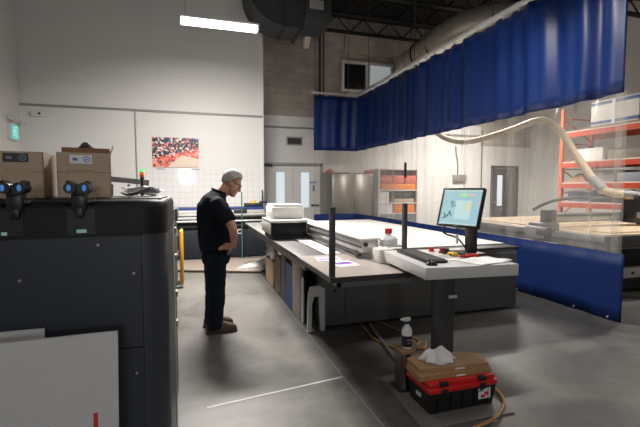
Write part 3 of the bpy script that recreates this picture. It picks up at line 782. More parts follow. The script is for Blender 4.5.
obj('lettering', text_geo('C', .15, facing((1.03, 9.248, .575), (0, -1, 0))), 'white_plastic', t, smooth=False)
for x in (-1.2, 1.4): obj('foot', G().box((x-.06, 9.3, 0), (x+.06, 9.8, .03)), 'rubber', t)
one('green_rod', G().cyl((1.075, 9.08, 0), (1.075, 9.08, 1.46), .014, n=10), 'green_rod', 'thin dark green rod standing upright in front of the roll printer', 'rod')
t = thing('tool_case', 'dark tool case on the right end of the roll printer', 'tool case', (1.47, 9.6, 1.12))
obj('case', G().box((1.2, 9.45, 1.1205), (1.62, 9.75, 1.20), .02), 'navy', t)
obj('cap', G().box((1.55, 9.5, 1.20), (1.72, 9.66, 1.25), .015), 'plastic_black', t)
one('tape_roll', G().cyl((1.40, 9.6, 1.2005), (1.40, 9.6, 1.255), .06, n=20), 'yellow', 'yellow roll of tape lying on the dark tool case', 'tape')
one('clip_stand', G().cyl((1.76, 10.45, 0), (1.76, 10.45, 1.50), .018, n=10).box((1.66, 10.35, 0), (1.86, 10.55, .03)), 'cable_dark', 'slim dark stand at the right edge of the inner white wall', 'stand')

# cardboard sheets and foam offcut on the floor by the far printer
t = thing('floor_sheet', 'low tan sheet stack lying on the floor in front of the roll printer', 'sheet stack', (.4, 8.3, 0))
poly = [(-1.1, 8.25), (1.2, 7.32), (1.42, 8.75), (-1.1, 8.95)]
obj('top_sheet', G().prism(poly, .035, .05), 'pallet_sheet', t, smooth=False)
obj('lower_sheet', G().prism([(x*.995, y+.01) for x, y in poly], 0, .035), 'pallet_edge', t, smooth=False)
g = G()
m = Matrix.Translation((1.07, 7.72, .05)) @ Matrix.Rotation(R(-2), 4, 'Z')
g.rings([[m @ Vector(p) for p in q] for q in (
    [(-.30, -.12, 0), (-.22, .02, 0), (-.22, .02, .012), (-.30, -.12, .02)],
    [(-.1, -.25, 0), (.0, .22, 0), (.0, .22, .05), (-.1, -.25, .05)],
    [(.30, -.3, .0), (.34, .38, 0), (.34, .38, .10), (.30, -.3, .10)],
    [(.42, -.25, .0), (.44, .36, 0), (.44, .36, .12), (.42, -.25, .12)])])
tag(obj('foam_offcut', g, 'ink_white_grey'), 'white wedge of foam lying on the tan sheets by the flatbed', 'foam')

# ================================================================== FLATBED PRINTER
t = thing('flatbed_printer', 'long flatbed printer with white deck and grey body in the middle of the floor', 'printer', (2.5, 6.0, 0))
obj('front_body', G().box((1.36, 4.2, .03), (3.98, 4.46, .735), .012), 'flatbed_grey', t)
obj('main_body', G().box((2.0, 4.46, .07), (3.95, 8.0, .735)), 'flatbed_grey', t, smooth=False)
obj('plinth', G().box((1.5, 4.35, 0), (3.8, 8.0, .03)), 'rubber', t, smooth=False)
obj('body_cover', G().box((2.6, 4.22, .735), (3.96, 4.9, .78), .006), 'flatbed_strip', t)
obj('cover_top', G().box((2.62, 4.24, .78), (3.94, 4.88, .788), .002), 'silver', t)
obj('cover_top', G().box((3.0, 4.32, .84), (3.70, 5.3, .862), .003), 'silver', t)
obj('body_cover', G().box((2.2, 4.3, .78), (3.72, 8.0, .84), .006), 'flatbed_grey', t)
for x in (1.62, 2.75): obj('panel_seam', G().box((x-.002, 4.197, .09), (x+.002, 4.202, .72)), 'rubber', t, smooth=False)
g = G().cyl((1.50, 4.2, .42), (1.50, 4.188, .42), .018, n=14)
obj('panel_lock', g, 'rubber', t)
obj('deck', G().box((1.0, 3.84, .84), (3.66, 8.02, .868), .006), 'table_edge', t)
obj('deck_surface', G().box((1.70, 4.05, .868), (3.64, 8.0, .882), .004), 'deck_white', t)
obj('deck_band', G().box((1.74, 5.6, .882), (3.5, 7.3, .886)), 'machine_white', t, smooth=False)
obj('edge_strip', G().box((1.0, 3.84, .868), (1.27, 8.0, .880), .003), 'flatbed_strip', t)
obj('groove', G().box((1.27, 3.84, .868), (1.30, 8.0, .872)), 'table_edge', t, smooth=False)
obj('rail_bed', G().box((1.30, 3.9, .868), (1.47, 8.0, .884), .004), 'machine_white', t)
obj('rail_slot', G().box((1.36, 3.92, .884), (1.375, 8.0, .888)), 'silver', t, smooth=False)
# raised bridge along the deck
bm_ = obj('bridge', G().box((1.52, 3.52, .94), (1.70, 8.0, 1.062), .008), 'silver', t)
obj('bridge_cap', G().box((1.505, 3.50, 1.062), (1.72, 8.0, 1.078), .004), 'machine_white', bm_)
obj('bridge_slot', G().box((1.512, 3.52, .985), (1.522, 8.0, 1.005)), 'table_edge', bm_, smooth=False)
obj('bridge_rail', G().box((1.485, 3.54, .905), (1.53, 8.0, .935), .004), 'table_edge', bm_)
obj('bridge_base', G().box((1.50, 3.6, .868), (1.70, 8.0, .905)), 'silver', bm_, smooth=False)
obj('bridge_knob', G().cyl((1.56, 3.50, 1.02), (1.56, 3.53, 1.02), .022, n=16), 'plastic_black', bm_)
obj('end_block', G().box((1.575, 3.24, .884), (1.72, 3.40, 1.01), .012), 'machine_white', t)
obj('end_shelf', G().box((1.76, 3.50, .98), (1.96, 3.72, 1.0), .006), 'machine_white', t)
# print carriage on the left part of the bridge
ca = obj('carriage', G().box((.985, 5.15, .93), (1.45, 5.85, 1.10), .02), 'press_black', t)
obj('carriage_skirt', G().box((1.01, 5.18, .886), (1.42, 5.82, .93), .005), 'rubber', ca)
obj('carriage_lid', G().box((.975, 5.13, 1.10), (1.46, 5.87, 1.135), .014), 'silver', ca)
obj('carriage_side', G().box((.972, 5.19, .95), (.987, 5.83, 1.095), .004), 'silver', ca)
obj('carriage_head', G().box((1.03, 5.36, 1.135), (1.47, 5.84, 1.30), .02), 'machine_white', ca)
obj('head_top', G().box((1.05, 5.38, 1.30), (1.45, 5.82, 1.33), .012), 'machine_white', ca)
obj('head_band', G().box((1.06, 5.355, 1.16), (1.44, 5.362, 1.175)), 'silver', ca, smooth=False)
# front extension table
ext = obj('front_table', G().prism([(.985, 2.84), (1.72, 2.84), (1.72, 3.26), (2.02, 3.26), (2.02, 3.84), (.985, 3.84)], .852, .886), 'table_laminate', t, smooth=False)
obj('table_edge', G().box((.978, 2.832, .846), (1.725, 2.842, .884)).box((.976, 2.832, .846), (.986, 3.84, .884)), 'table_edge', ext, smooth=False)
obj('table_apron', G().box((1.06, 2.9, .79), (1.70, 2.93, .852)).box((1.06, 2.9, .79), (1.09, 3.84, .852)).box((1.06, 3.84, .74), (1.10, 7.9, .84)), 'flatbed_strip', ext, smooth=False)
for (x, y) in ((1.0, 2.86), (1.905, 3.40)):
    p_ = obj('upright_post', G().box((x-.02, y-.02, .886), (x+.02, y+.02, 1.40), .004), 'post_grey', t)
    obj('post_cap', G().box((x-.021, y-.021, 1.395), (x+.021, y+.021, 1.407), .004), 'plastic_black', p_)
obj('pillar', G().box((1.19, 4.54, .0), (1.235, 4.90, .84), .004), 'pillar_grey', t)
obj('bay_back', G().box((1.96, 4.46, .07), (2.0, 8.0, .84)), 'flatbed_grey', t, smooth=False)

# things standing in the bay under the deck
def upright_sheet(label, m, x0, x1, y0, y1, h, lean=0., edge=None, grp='sheets under the flatbed'):
    t = thing('sheet_board', label, 'board', ((x0+x1)/2, (y0+y1)/2, 0), None, grp)
    g = G()
    g.rings([[Vector((x0, y0, .002)), Vector((x1, y0, .002)), Vector((x1, y1, .002)), Vector((x0, y1, .002))], [Vector((x0+.01, y0+lean, h)), Vector((x1, y0+lean, h)), Vector((x1, y1+lean, h)), Vector((x0+.01, y1+lean, h))]])
    obj('sheet', g, m, t, smooth=False)
    if edge: obj('edge_trim', G().box((x0+.002, y0-.004, .06), (x0+.012, y0+.002, h-.02)), edge, t, smooth=False)
upright_sheet('blue board standing next to the light grey pillar under the flatbed', 'board_blue', 1.205, 1.235, 4.98, 5.36, .56)
upright_sheet('dark grey sheet pack standing between the blue board and the brown pack', 'board_grey', 1.21, 1.27, 5.40, 5.70, .60, 0, 'board_brown')
upright_sheet('second grey sheet pack, standing farther back than the first grey pack', 'board_grey', 1.20, 1.27, 5.73, 5.98, .55, 0, 'ink_tan')
upright_sheet('brown sheet pack standing between grey packs and cardboard carton', 'board_brown', 1.22, 1.32, 6.0, 6.10, .50, 0, 'cardboard_flat')
t = thing('cardboard_carton', 'brown cardboard carton under the far end of the flatbed', 'box', (1.45, 6.5, 0))
obj('body', G().box((1.2, 6.22, .002), (1.85, 6.85, .40), .004), 'cardboard', t)
obj('flap', G().box((1.2, 6.22, .40), (1.52, 6.85, .406)).box((1.53, 6.22, .40), (1.85, 6.85, .406)), 'cardboard_flat', t, smooth=False)
t = thing('jug', 'white plastic jug standing on the brown carton under the flatbed', 'jug', (1.27, 6.4, .406))
obj('body', G().lathe((1.27, 6.45, .407), [(.0, 0), (.058, .0), (.062, .02), (.062, .10), (.04, .135), (.022, .15), (.02, .17), (0, .17)]), 'white_plastic', t)
obj('cap', G().cyl((1.27, 6.45, .577), (1.27, 6.45, .60), .024, n=14), 'ink_grey', t)
# white boards and bent plastic sheet between pillar and body
t = thing('white_offcut', 'white rectangular offcut standing against the light grey pillar', 'offcut', (1.33, 4.55, 0))
obj('sheet', G().box((1.20, 4.44, .003), (1.215, 4.52, .52)), 'foam_white', t, smooth=False)
t = thing('white_offcut', 'white arched plastic offcut standing nearest the dark printer body', 'offcut', (1.3, 4.35, 0))
g = G()
P = [(1.225, .003), (1.27, .003), (1.275, .30), (1.30, .385), (1.36, .385), (1.37, .003), (1.42, .003), (1.42, .46), (1.36, .50), (1.26, .49), (1.235, .42)]
g.prism(P, 0, .04, mtx=Matrix.Translation((-.05, 4.19, 0)) @ Matrix.Rotation(R(90), 4, 'X'))
obj('arch', g, 'ink_white_grey', t, smooth=False)
one('dark_bag', G().ball((1.42, 4.57, .60), .09, sc=(1.1, .7, .8)).box((1.36, 4.53, .50), (1.48, 4.62, .60), .02), 'rubber', 'dark bundle stuffed above the white arched offcut under the table', 'bundle')

# on the flatbed
t = thing('print_sample', 'white print sample with purple band on the front table, nearer the post', 'print', (1.28, 3.31, .886))
m = Matrix.Translation((1.275, 3.33, .887)) @ Matrix.Rotation(R(6), 4, 'Z')
obj('sheet', G().box((-.10, -.12, 0), (.10, .12, .002), mtx=m), 'paper', t, smooth=False)
obj('ink_band', G().box((-.08, -.03, .002), (.085, .05, .0026), mtx=m), 'ink_purple', t, smooth=False)
obj('ink_band', G().box((-.08, .05, .002), (.085, .075, .0026), mtx=m), 'ink_blue', t, smooth=False)
t = thing('print_sample', 'white print sample with red and purple band on the front table, farther back', 'print', (1.24, 3.6, .886))
m = Matrix.Translation((1.22, 3.60, .887)) @ Matrix.Rotation(R(-8), 4, 'Z')
obj('sheet', G().box((-.11, -.10, 0), (.11, .10, .002), mtx=m), 'paper', t, smooth=False)
obj('ink_band', G().box((-.09, -.04, .002), (.03, .03, .0026), mtx=m), 'ink_purple', t, smooth=False)
obj('ink_band', G().box((.03, -.04, .002), (.09, .03, .0026), mtx=m), 'ink_red', t, smooth=False)
t = thing('solvent_bottle', 'clear squat bottle with red cap on the end of the flatbed', 'bottle', (1.84, 3.60, 1.0))
obj('body', G().lathe((1.84, 3.60, 1.001), [(0, 0), (.085, 0), (.09, .01), (.09, .055), (.07, .075), (.03, .09), (.026, .105), (0, .105)]), 'clear_bottle', t)
obj('cap', G().cyl((1.84, 3.60, 1.107), (1.84, 3.60, 1.155), .036, n=18), 'red', t)
one('white_mat', G().box((2.05, 7.2, .8865), (2.5, 7.7, .905), .004), 'deck_white', 'pale flat slab lying at the far end of the white deck', 'slab')

# ================================================================== DESK WITH MONITOR
DX, DY = 1.535, 2.442
DR = R(-5.2)
t = thing('standing_desk', 'white topped standing desk on a dark column, foreground right', 'desk', (DX, DY, 0), (0, 0, DR))
obj('desktop', G().box((0, 0, .915), (.735, .80, 1.0), .004), 'desk_white', t, local=True)
obj('tray', G().box((.02, .72, .84), (.3, .98, .912)), 'machine_white', t, local=True, smooth=False)
lg = obj('column', G().box((.25, .27, .03), (.385, .39, .915), .006), 'leg_grey', t, local=True)
obj('column_sleeve', G().box((.246, .266, .55), (.389, .394, .90), .006), 'leg_grey', lg, local=True)
obj('tag', G().box((.33, .258, .70), (.40, .265, .722)), 'label_white', lg, local=True, smooth=False)
obj('foot_plate', G().box((.18, .215, .0125), (.46, .47, .03), .004), 'leg_grey', t, local=True)
obj('bracket', G().box((.15, .1, .885), (.6, .7, .914)), 'leg_grey', t, local=True, smooth=False)

# monitor : centre, facing left across the desk, tipped back
MC = Vector((2.131, 2.89, 1.39)); yaw = -1.266; tilt = .272
n0 = Vector((math.sin(yaw), -math.cos(yaw), 0)); r0 = Vector((math.cos(yaw), math.sin(yaw), 0))
u0 = -n0*math.sin(tilt)+Vector((0, 0, math.cos(tilt))); nn = r0.cross(u0)
t = thing('monitor', 'black computer monitor showing a pale blue layout screen on the white desk', 'monitor', (2.2, 2.9, 1.0))
mx = Matrix((r0, u0, nn)).transposed().to_4x4(); mx.translation = MC
W, Hh = .40, .333
obj('case', G().box((-W/2, -Hh/2, -.035), (W/2, Hh/2, -.004), .008, mtx=mx), 'plastic_black', t)
obj('bezel', G().box((-W/2, -Hh/2, -.008), (W/2, -Hh/2+.02, .004), .003, mtx=mx).box((-W/2, Hh/2-.016, -.008), (W/2, Hh/2, .004), .003, mtx=mx).box((-W/2, -Hh/2, -.008), (-W/2+.016, Hh/2, .004), .003, mtx=mx).box((W/2-.016, -Hh/2, -.008), (W/2, Hh/2, .004), .003, mtx=mx), 'plastic_black', t)
scn = obj('screen', G().box((-.185, -.148, -.004), (.185, .152, -.001), mtx=mx), 'screen_bg', t, smooth=False)
def on(x0, z0, x1, z1, m, k=1): obj('screen_area', G().box((x0, z0, -.001), (x1, z1, -.001+.0004*k), mtx=mx), m, scn, smooth=False)
on(-.185, .135, .185, .152, 'screen_pale'); on(.168, -.148, .185, .135, 'screen_panel'); on(-.185, -.148, .185, -.138, 'screen_pale')
on(-.02, .092, .05, .118, 'screen_green', 2); on(.06, .098, .12, .118, 'screen_pink', 2); on(.17, .02, .182, .07, 'screen_pink', 2)
on(-.05, -.11, .15, .065, 'screen_panel'); on(-.045, -.10, .105, .06, 'screen_pale', 2); on(.07, -.02, .10, .04, 'screen_yellow', 3)
for a, b_, c, d, rot in ((-.13, -.085, .05, .012, 35), (-.10, -.06, .055, .012, 60), (-.135, -.075, .012, .05, 30), (-.085, -.055, .012, .05, 35), (-.075, .03, .04, .01, 50), (-.06, .01, .045, .008, 20), (-.09, .045, .03, .008, 62)):
    m2 = mx @ Matrix.Translation((a, b_, 0)) @ Matrix.Rotation(R(rot), 4, 'Z')
    obj('screen_area', G().box((-c/2, -d/2, -.001), (c/2, d/2, .0005), mtx=m2), 'screen_grey', scn, smooth=False)
obj('logo', G().box((-.02, -Hh/2+.007, .004), (.02, -Hh/2+.012, .0045), mtx=mx), 'ink_grey', t, smooth=False)
sb = MC-nn*.06-u0*.05
obj('stand_arm', G().box((2.205, 2.80, 1.02), (2.245, 2.92, 1.36), .01).box((2.15, 2.82, 1.28), (2.215, 2.90, 1.38), .01), 'plastic_black', t)
obj('stand_base', G().box((2.09, 2.74, 1.001), (2.30, 2.99, 1.02), .008), 'plastic_black', t)
obj('cable', G().tube([(2.11, 3.02, 1.25), (2.08, 3.05, 1.19), (2.12, 3.06, 1.15), (2.18, 2.98, 1.12), (2.2, 2.9, 1.05)], .008, n=8), 'cable_dark', t)
obj('cable_tag', G().box((2.14, 2.925, 1.08), (2.15, 2.95, 1.16)), 'white_plastic', t, smooth=False)

kbm = Matrix.Translation((1.738, 2.845, 1.001)) @ Matrix.Rotation(R(-5), 4, 'Z')
t = thing('keyboard', 'black keyboard on the left side of the white desk', 'keyboard', (1.738, 2.845, 1.0))
obj('base', G().box((-.085, -.275, 0), (.085, .275, .02), .005, mtx=kbm), 'plastic_black', t)
g = G()
for i in range(5):
    for j in range(17):
        g.box((-.072+i*.029, -.262+j*.031, .02), (-.072+i*.029+.024, -.262+j*.031+.026, .027), mtx=kbm)
obj('keys', g, 'cnc_dark', t, smooth=False)
t = thing('mouse', 'black mouse at the front left corner of the white desk', 'mouse', (1.63, 2.52, 1.0))
obj('body', G().ball((1.637, 2.525, 1.004), .05, sc=(.85, .62, .55)), 'plastic_black', t)
# the ball bottom sits in the desk top by design of its flat base
for v in bpy.data.objects[t.children[0].name].data.vertices:
    v.co.z = max(v.co.z, .001)
obj('wheel', G().cyl((1.612, 2.53, 1.024), (1.612, 2.52, 1.024), .008, n=12), 'rubber', t)
def knob(label, x, y, r, h, m, m2=None):
    t = thing('ink_cap', label, 'cap', (x, y, 1.0), None, 'small caps on the desk')
    obj('cap', G().cyl((x, y, 1.001), (x, y, 1.001+h), r, r*.85, n=18), m, t)
    obj('rim', G().cyl((x, y, 1.001), (x, y, 1.008), r*1.12, n=18), m2 or m, t)
knob('small red cap at the far edge of the desk, nearest the upright post', 1.99, 3.08, .022, .035, 'red')
knob('red and black cap lying right of the small red cap on the desk', 2.04, 2.99, .028, .04, 'red', 'plastic_black')
knob('black cap standing beside the red and black cap on the desk', 2.035, 2.93, .028, .045, 'plastic_black')
t = thing('tape_measure', 'yellow and black tape measure in front of the monitor foot', 'tape measure', (2.03, 2.84, 1.0))
obj('case', G().box((2.0, 2.79, 1.001), (2.06, 2.87, 1.028), .01), 'yellow', t)
obj('grip', G().box((1.998, 2.80, 1.001), (2.062, 2.84, 1.02), .006), 'plastic_black', t)
one('red_cloth', G().box((2.07, 2.68, 1.001), (2.17, 2.735, 1.03), .012).box((2.02, 2.72, 1.001), (2.09, 2.735, 1.02), .008), 'red_rag', 'small red cloth at the foot of the monitor on the white desk', 'cloth')
g = G()
rows = []
for i in range(9):
    row = []
    for j in range(9):
        x = -.17+.34*i/8; y = -.12+.24*j/8
        row.append(Vector((x, y, .004+.012*max(0, math.sin(i*.9+j*.5))*(i/8))))
    rows.append(row)
vr = [[g.b.verts.new(p) for p in r] for r in rows]
for i in range(8):
    for j in range(8): g.b.faces.new((vr[i][j], vr[i+1][j], vr[i+1][j+1], vr[i][j+1]))
bmesh.ops.transform(g.b, matrix=Matrix.Translation((2.10, 2.545, 1.0)) @ Matrix.Rotation(R(12), 4, 'Z'), verts=g.b.verts)
o = one('paper_sheet', g, 'paper', 'large rumpled white paper sheet on the right part of the desk', 'paper'); solidify(o, .002)
one('paper_sheet', G().box((1.86, 2.62, 1.001), (1.95, 2.70, 1.006)), 'paper', 'small white paper slip beside the keyboard on the desk', 'paper', smooth=False)

# ================================================================== FLOOR THINGS BY THE DESK
one('floor_plate', G().prism([(1.388, 2.20), (2.10, 2.20), (2.10, 2.95), (1.442, 2.95)], .0, .012), 'plate_grey', 'flat grey steel plate on the floor under the standing desk', 'plate', smooth=False)
t = thing('steel_stand', 'short dark steel stand with a brown pad on the floor plate', 'stand', (1.55, 2.74, .012))
obj('channel', G().box((1.49, 2.69, .03), (1.505, 2.79, .30)).box((1.505, 2.775, .03), (1.58, 2.79, .30)).box((1.565, 2.70, .03), (1.58, 2.78, .30)), 'steel_dark', t, smooth=False)
obj('front_strip', G().box((1.505, 2.688, .03), (1.535, 2.70, .30)), 'alu', t, smooth=False)
obj('pad', G().prism([(1.49, 2.67), (1.61, 2.67), (1.66, 2.81), (1.50, 2.82)], .30, .318), 'pad_brown', t, smooth=False)
obj('foot', G().box((1.475, 2.67, .0125), (1.62, 2.83, .03), .004), 'plate_edge', t)
t = thing('spray_bottle', 'white spray bottle with black label and blue collar on the stand', 'spray bottle', (1.565, 2.77, .318))
bx, by = 1.575, 2.755
obj('body', G().lathe((bx, by, .319), [(0, 0), (.036, 0), (.04, .008), (.04, .13), (.034, .155), (.018, .175), (.015, .19), (0, .19)]), 'white_plastic', t)
obj('label', G().cyl((bx, by, .335), (bx, by, .42), .0408, n=28, caps=False), 'label_black', t)
obj('label_print', G().box((bx-.02, by-.043, .385), (bx+.02, by-.0405, .395)).box((bx-.016, by-.043, .365), (bx+.016, by-.0405, .37)), 'ink_grey', t, smooth=False)
obj('collar', G().cyl((bx, by, .508), (bx, by, .528), .02, n=16), 'blue_strip', t)
hd = obj('trigger_head', G().box((bx-.035, by-.014, .528), (bx+.028, by+.014, .555), .008).box((bx-.055, by-.009, .536), (bx-.03, by+.009, .552), .004).cyl((bx, by, .52), (bx, by, .535), .014), 'white_plastic', t)
obj('trigger', G().tube([(bx-.025, by, .53), (bx-.035, by, .51), (bx-.03, by, .49)], .005, n=8), 'blue_strip', hd)
# cables and pipe
one('air_hose', G().tube([(1.82, 4.3, .012), (1.80, 4.04, .012), (1.77, 3.80, .012), (1.80, 3.60, .012), (1.88, 3.45, .012), (1.99, 3.40, .012), (2.12, 3.38, .012), (2.22, 3.5, .012)], .011, n=8), 'hose_orange', 'orange brown air hose curling on the floor in front of the printer body', 'hose')
one('air_hose', G().tube([(2.05, 4.25, .012), (2.10, 4.0, .012), (2.14, 3.83, .012), (2.17, 3.6, .012), (2.14, 3.48, .036), (2.05, 3.36, .045), (2.2, 3.2, .012), (2.35, 3.1, .012)], .009, n=8), 'hose_orange', 'thinner orange hose crossing behind the spray bottle on the floor', 'hose')
one('air_hose', G().tube([(2.17, 2.62, .024), (2.19, 2.51, .024), (2.15, 2.37, .024), (2.08, 2.28, .024), (1.92, 2.17, .024), (1.76, 2.13, .016), (1.58, 2.10, .012), (1.2, 2.0, .012)], .011, n=8), 'hose_orange', 'orange hose looping on the floor right of the red toolbox', 'hose')
one('floor_pipe', G().cyl((1.90, 4.15, .018), (1.70, 3.05, .018), .018, n=10), 'alu', 'straight grey conduit lying on the floor in front of the printer', 'pipe')
t = thing('toolbox', 'black toolbox with red lid under the cardboard on the floor plate', 'toolbox', (1.77, 2.46, .012))
tb = G()
tb.rings([[Vector((1.515+i*(.0), 0, 0)) for i in range(0)] or [Vector(p) for p in q] for q in (
    [(1.525, 2.345, .013), (2.035, 2.345, .013), (2.035, 2.60, .013), (1.525, 2.60, .013)],
    [(1.508, 2.325, .17), (2.05, 2.325, .17), (2.05, 2.62, .17), (1.508, 2.62, .17)])])
obj('tub', tb, 'toolbox_black', t, smooth=False)
obj('lid', G().box((1.50, 2.318, .158), (2.058, 2.628, .20), .012).box((1.512, 2.33, .195), (2.046, 2.616, .235), .014), 'red', t)
for x in (1.62, 1.93):
    l = obj('latch', G().box((x-.024, 2.31, .145), (x+.024, 2.322, .19), .004).box((x-.034, 2.316, .205), (x+.034, 2.345, .236), .006), 'plastic_black', t)
for x in (1.58, 1.68, 1.775, 1.87, 1.98): obj('rib', G().box((x-.003, 2.322, .03), (x+.003, 2.34, .165)), 'plastic_black', t, smooth=False)
st = obj('sticker', G().box((1.90, 2.323, .07), (2.0, 2.327, .145), .001, mtx=None), 'label_white', t, smooth=False)
obj('sticker_print', G().box((1.92, 2.3215, .08), (1.955, 2.324, .10)).box((1.95, 2.3215, .095), (1.985, 2.324, .12)), 'red', st, smooth=False)
obj('sticker_print', G().box((1.905, 2.3215, .125), (1.94, 2.324, .14)), 'bin_blue', st, smooth=False)
obj('side_tag', G().box((1.508, 2.44, .09), (1.514, 2.50, .115)), 'label_white', t, smooth=False)
def flat_carton(label, z, poly, h):
    cx = sum(p[0] for p in poly)/len(poly); cy = sum(p[1] for p in poly)/len(poly)
    t = thing('flat_carton', label, 'cardboard', (cx, cy, z), None, 'flat cartons on the toolbox')
    def sc(k): return [(cx+(x-cx)*k, cy+(y-cy)*k) for x, y in poly]
    obj('sheet', G().prism(sc(1), z, z+h*.55), 'cardboard_flat', t, smooth=False)
    obj('top_flap', G().prism(sc(.985), z+h*.6, z+h), 'cardboard_flat', t, smooth=False)
    obj('core', G().prism(sc(.95), z+h*.5, z+h*.65), 'cardboard_dark', t, smooth=False)
    a = Vector((*poly[1], 0)); b_ = Vector((*poly[2], 0)); d = (b_-a).normalized(); nrm = Vector((d.y, -d.x, 0))
    m_ = a+d*(b_-a).length*.50
    P = [m_+nrm*.0015, m_+d*.075+nrm*.0015, m_+d*.075-nrm*.002, m_-nrm*.002]
    obj('label', G().prism([(p.x, p.y) for p in P], z+h*.1, z+h*.5), 'label_white', t, smooth=False)
flat_carton('lower flat brown carton lying on the red toolbox lid', .2365, [(1.48, 2.60), (1.455, 2.375), (2.034, 2.355), (2.085, 2.54), (1.77, 2.66)], .032)
flat_carton('upper flat brown carton under the white rag', .2695, [(1.503, 2.63), (1.489, 2.42), (2.03, 2.378), (2.079, 2.541), (1.775, 2.67)], .028)
# crumpled rag : heaped cloth
g = G(); random.seed(11)
n = 26
vr = []
for i in range(n):
    row = []
    for j in range(n):
        u = i/(n-1)*2-1; v = j/(n-1)*2-1
        r_ = math.hypot(u, v)
        ang = math.atan2(v, u)
        rad = .135*(1+.12*math.sin(3*ang)+.1*math.sin(7*ang+1))
        k = max(abs(u), abs(v))/max(r_, 1e-6)
        x, y = u*k*rad*.95, v*k*rad*.62
        e = max(0, 1-max(abs(u), abs(v))**2)
        hgt = .10*e**.7*(.65+.35*math.sin(5*u+2*v)*math.cos(4*v-u))+.012*e*math.sin(11*u+6*v)+.004
        row.append(g.b.verts.new((x, y, max(.003, hgt))))
    vr.append(row)
for i in range(n-1):
    for j in range(n-1): g.b.faces.new((vr[i][j], vr[i+1][j], vr[i+1][j+1], vr[i][j+1]))
bmesh.ops.transform(g.b, matrix=Matrix.Translation((1.70, 2.52, .2985)) @ Matrix.Rotation(R(-8), 4, 'Z'), verts=g.b.verts)
o = one('cotton_rag', g, 'cotton', 'crumpled white cotton rag lying on the flat cartons', 'rag'); solidify(o, .003)
one('floor_tape', G().prism([(.085, 2.905), (1.165, 3.062), (1.165, 3.082), (.085, 2.925)], .0005, .0018), 'tape_white', 'pale strip of tape across the concrete floor near the press', 'floor tape', smooth=False)

# ================================================================== ROUTER BAY
t = thing('router_table', 'long router table with plywood bed behind the clear curtain', 'router', (6.6, 5.8, 0))
obj('frame', G().box((5.38, 4.12, .70), (7.9, 7.6, .86), .01), 'cnc_grey', t)
obj('frame_rail', G().box((5.33, 4.1, .80), (5.42, 7.6, .895), .006), 'cnc_grey', t)
obj('end_rail', G().box((5.36, 4.08, .72), (7.9, 4.13, .89), .006), 'cnc_dark', t)
obj('bed', G().box((5.44, 4.16, .86), (7.8, 7.55, .90)), 'plywood', t, smooth=False)
obj('spoil_board', G().box((5.7, 4.3, .90), (7.5, 5.0, .915)), 'plywood', t, smooth=False)
obj('spoil_board', G().box((5.6, 5.6, .90), (7.4, 7.3, .915)), 'plywood', t, smooth=False)
for x, y in ((5.5, 4.35), (7.6, 4.35), (5.5, 7.4), (7.6, 7.4)): obj('leg', G().box((x-.08, y-.08, .0), (x+.08, y+.08, .70)), 'cnc_dark', t, smooth=False)
obj('lower_beam', G().box((5.45, 4.14, .28), (7.8, 4.24, .42), .008), 'cnc_grey', t)
obj('control_cabinet', G().box((5.75, 4.4, .03), (7.4, 5.2, .66)), 'rubber', t, smooth=False)
g = G()
for x in (5.80, 5.97): g.cyl((x, 4.40, .57), (x, 4.375, .57), .028, n=16)
obj('stop_button', g, 'red', t)
obj('beam_button', G().cyl((5.95, 4.14, .35), (5.95, 4.125, .35), .02, n=14), 'rubber', t)
ga = obj('gantry_beam', G().box((5.62, 5.15, .99), (7.9, 5.32, 1.14), .008), 'alu', t)
obj('gantry_strip', G().box((5.66, 5.145, 1.085), (7.85, 5.152, 1.115)).box((5.66, 5.145, 1.0), (7.85, 5.152, 1.012)), 'cnc_dark', ga, smooth=False)
# worn lettering on the beam : pale blurred capitals too small to read in the photo, kept as short strokes
g = G(); random.seed(3)
x = 6.42
for wd in (.05, .04, .045, .03, .05, .04):
    g.box((x, 5.142, 1.03), (x+.012, 5.1455, 1.075)); g.box((x, 5.142, 1.063), (x+wd, 5.1455, 1.075))
    if wd > .042: g.box((x+wd-.012, 5.142, 1.03), (x+wd, 5.1455, 1.075))
    else: g.box((x, 5.142, 1.03), (x+wd, 5.1455, 1.04))
    x += wd+.022
obj('gantry_lettering', g, 'white_plastic', ga, smooth=False)
gf = obj('gantry_foot', G().box((5.30, 5.05, .78), (5.62, 5.40, 1.0), .04).box((5.45, 5.1, .98), (5.60, 5.3, 1.20), .02), 'cnc_dark', t)
obj('drive_motor', G().cyl((5.28, 4.95, .86), (5.28, 5.12, .86), .075, n=20).cyl((5.36, 4.88, .90), (5.36, 5.06, .90), .05, n=16), 'cnc_dark', gf)
obj('drive_cover', G().box((5.22, 5.06, .74), (5.32, 5.38, .94), .03), 'cnc_grey', gf)
hdp = obj('spindle_head', G().box((7.05, 4.92, .97), (7.5, 5.15, 1.36), .02).cyl((7.3, 5.0, .93), (7.3, 5.0, 1.0), .05), 'plastic_black', ga)
g = G()
for i in range(10): g.ball((7.12+.04*i, 4.95+.03*math.sin(i*2.1), 1.38+.03*math.sin(i*1.3)), .035, n=10)
obj('cable_chain', g, 'rubber', ga)
obj('spindle_plate', G().box((7.10, 4.905, 1.05), (7.30, 4.92, 1.15)), 'ink_grey', hdp, smooth=False)

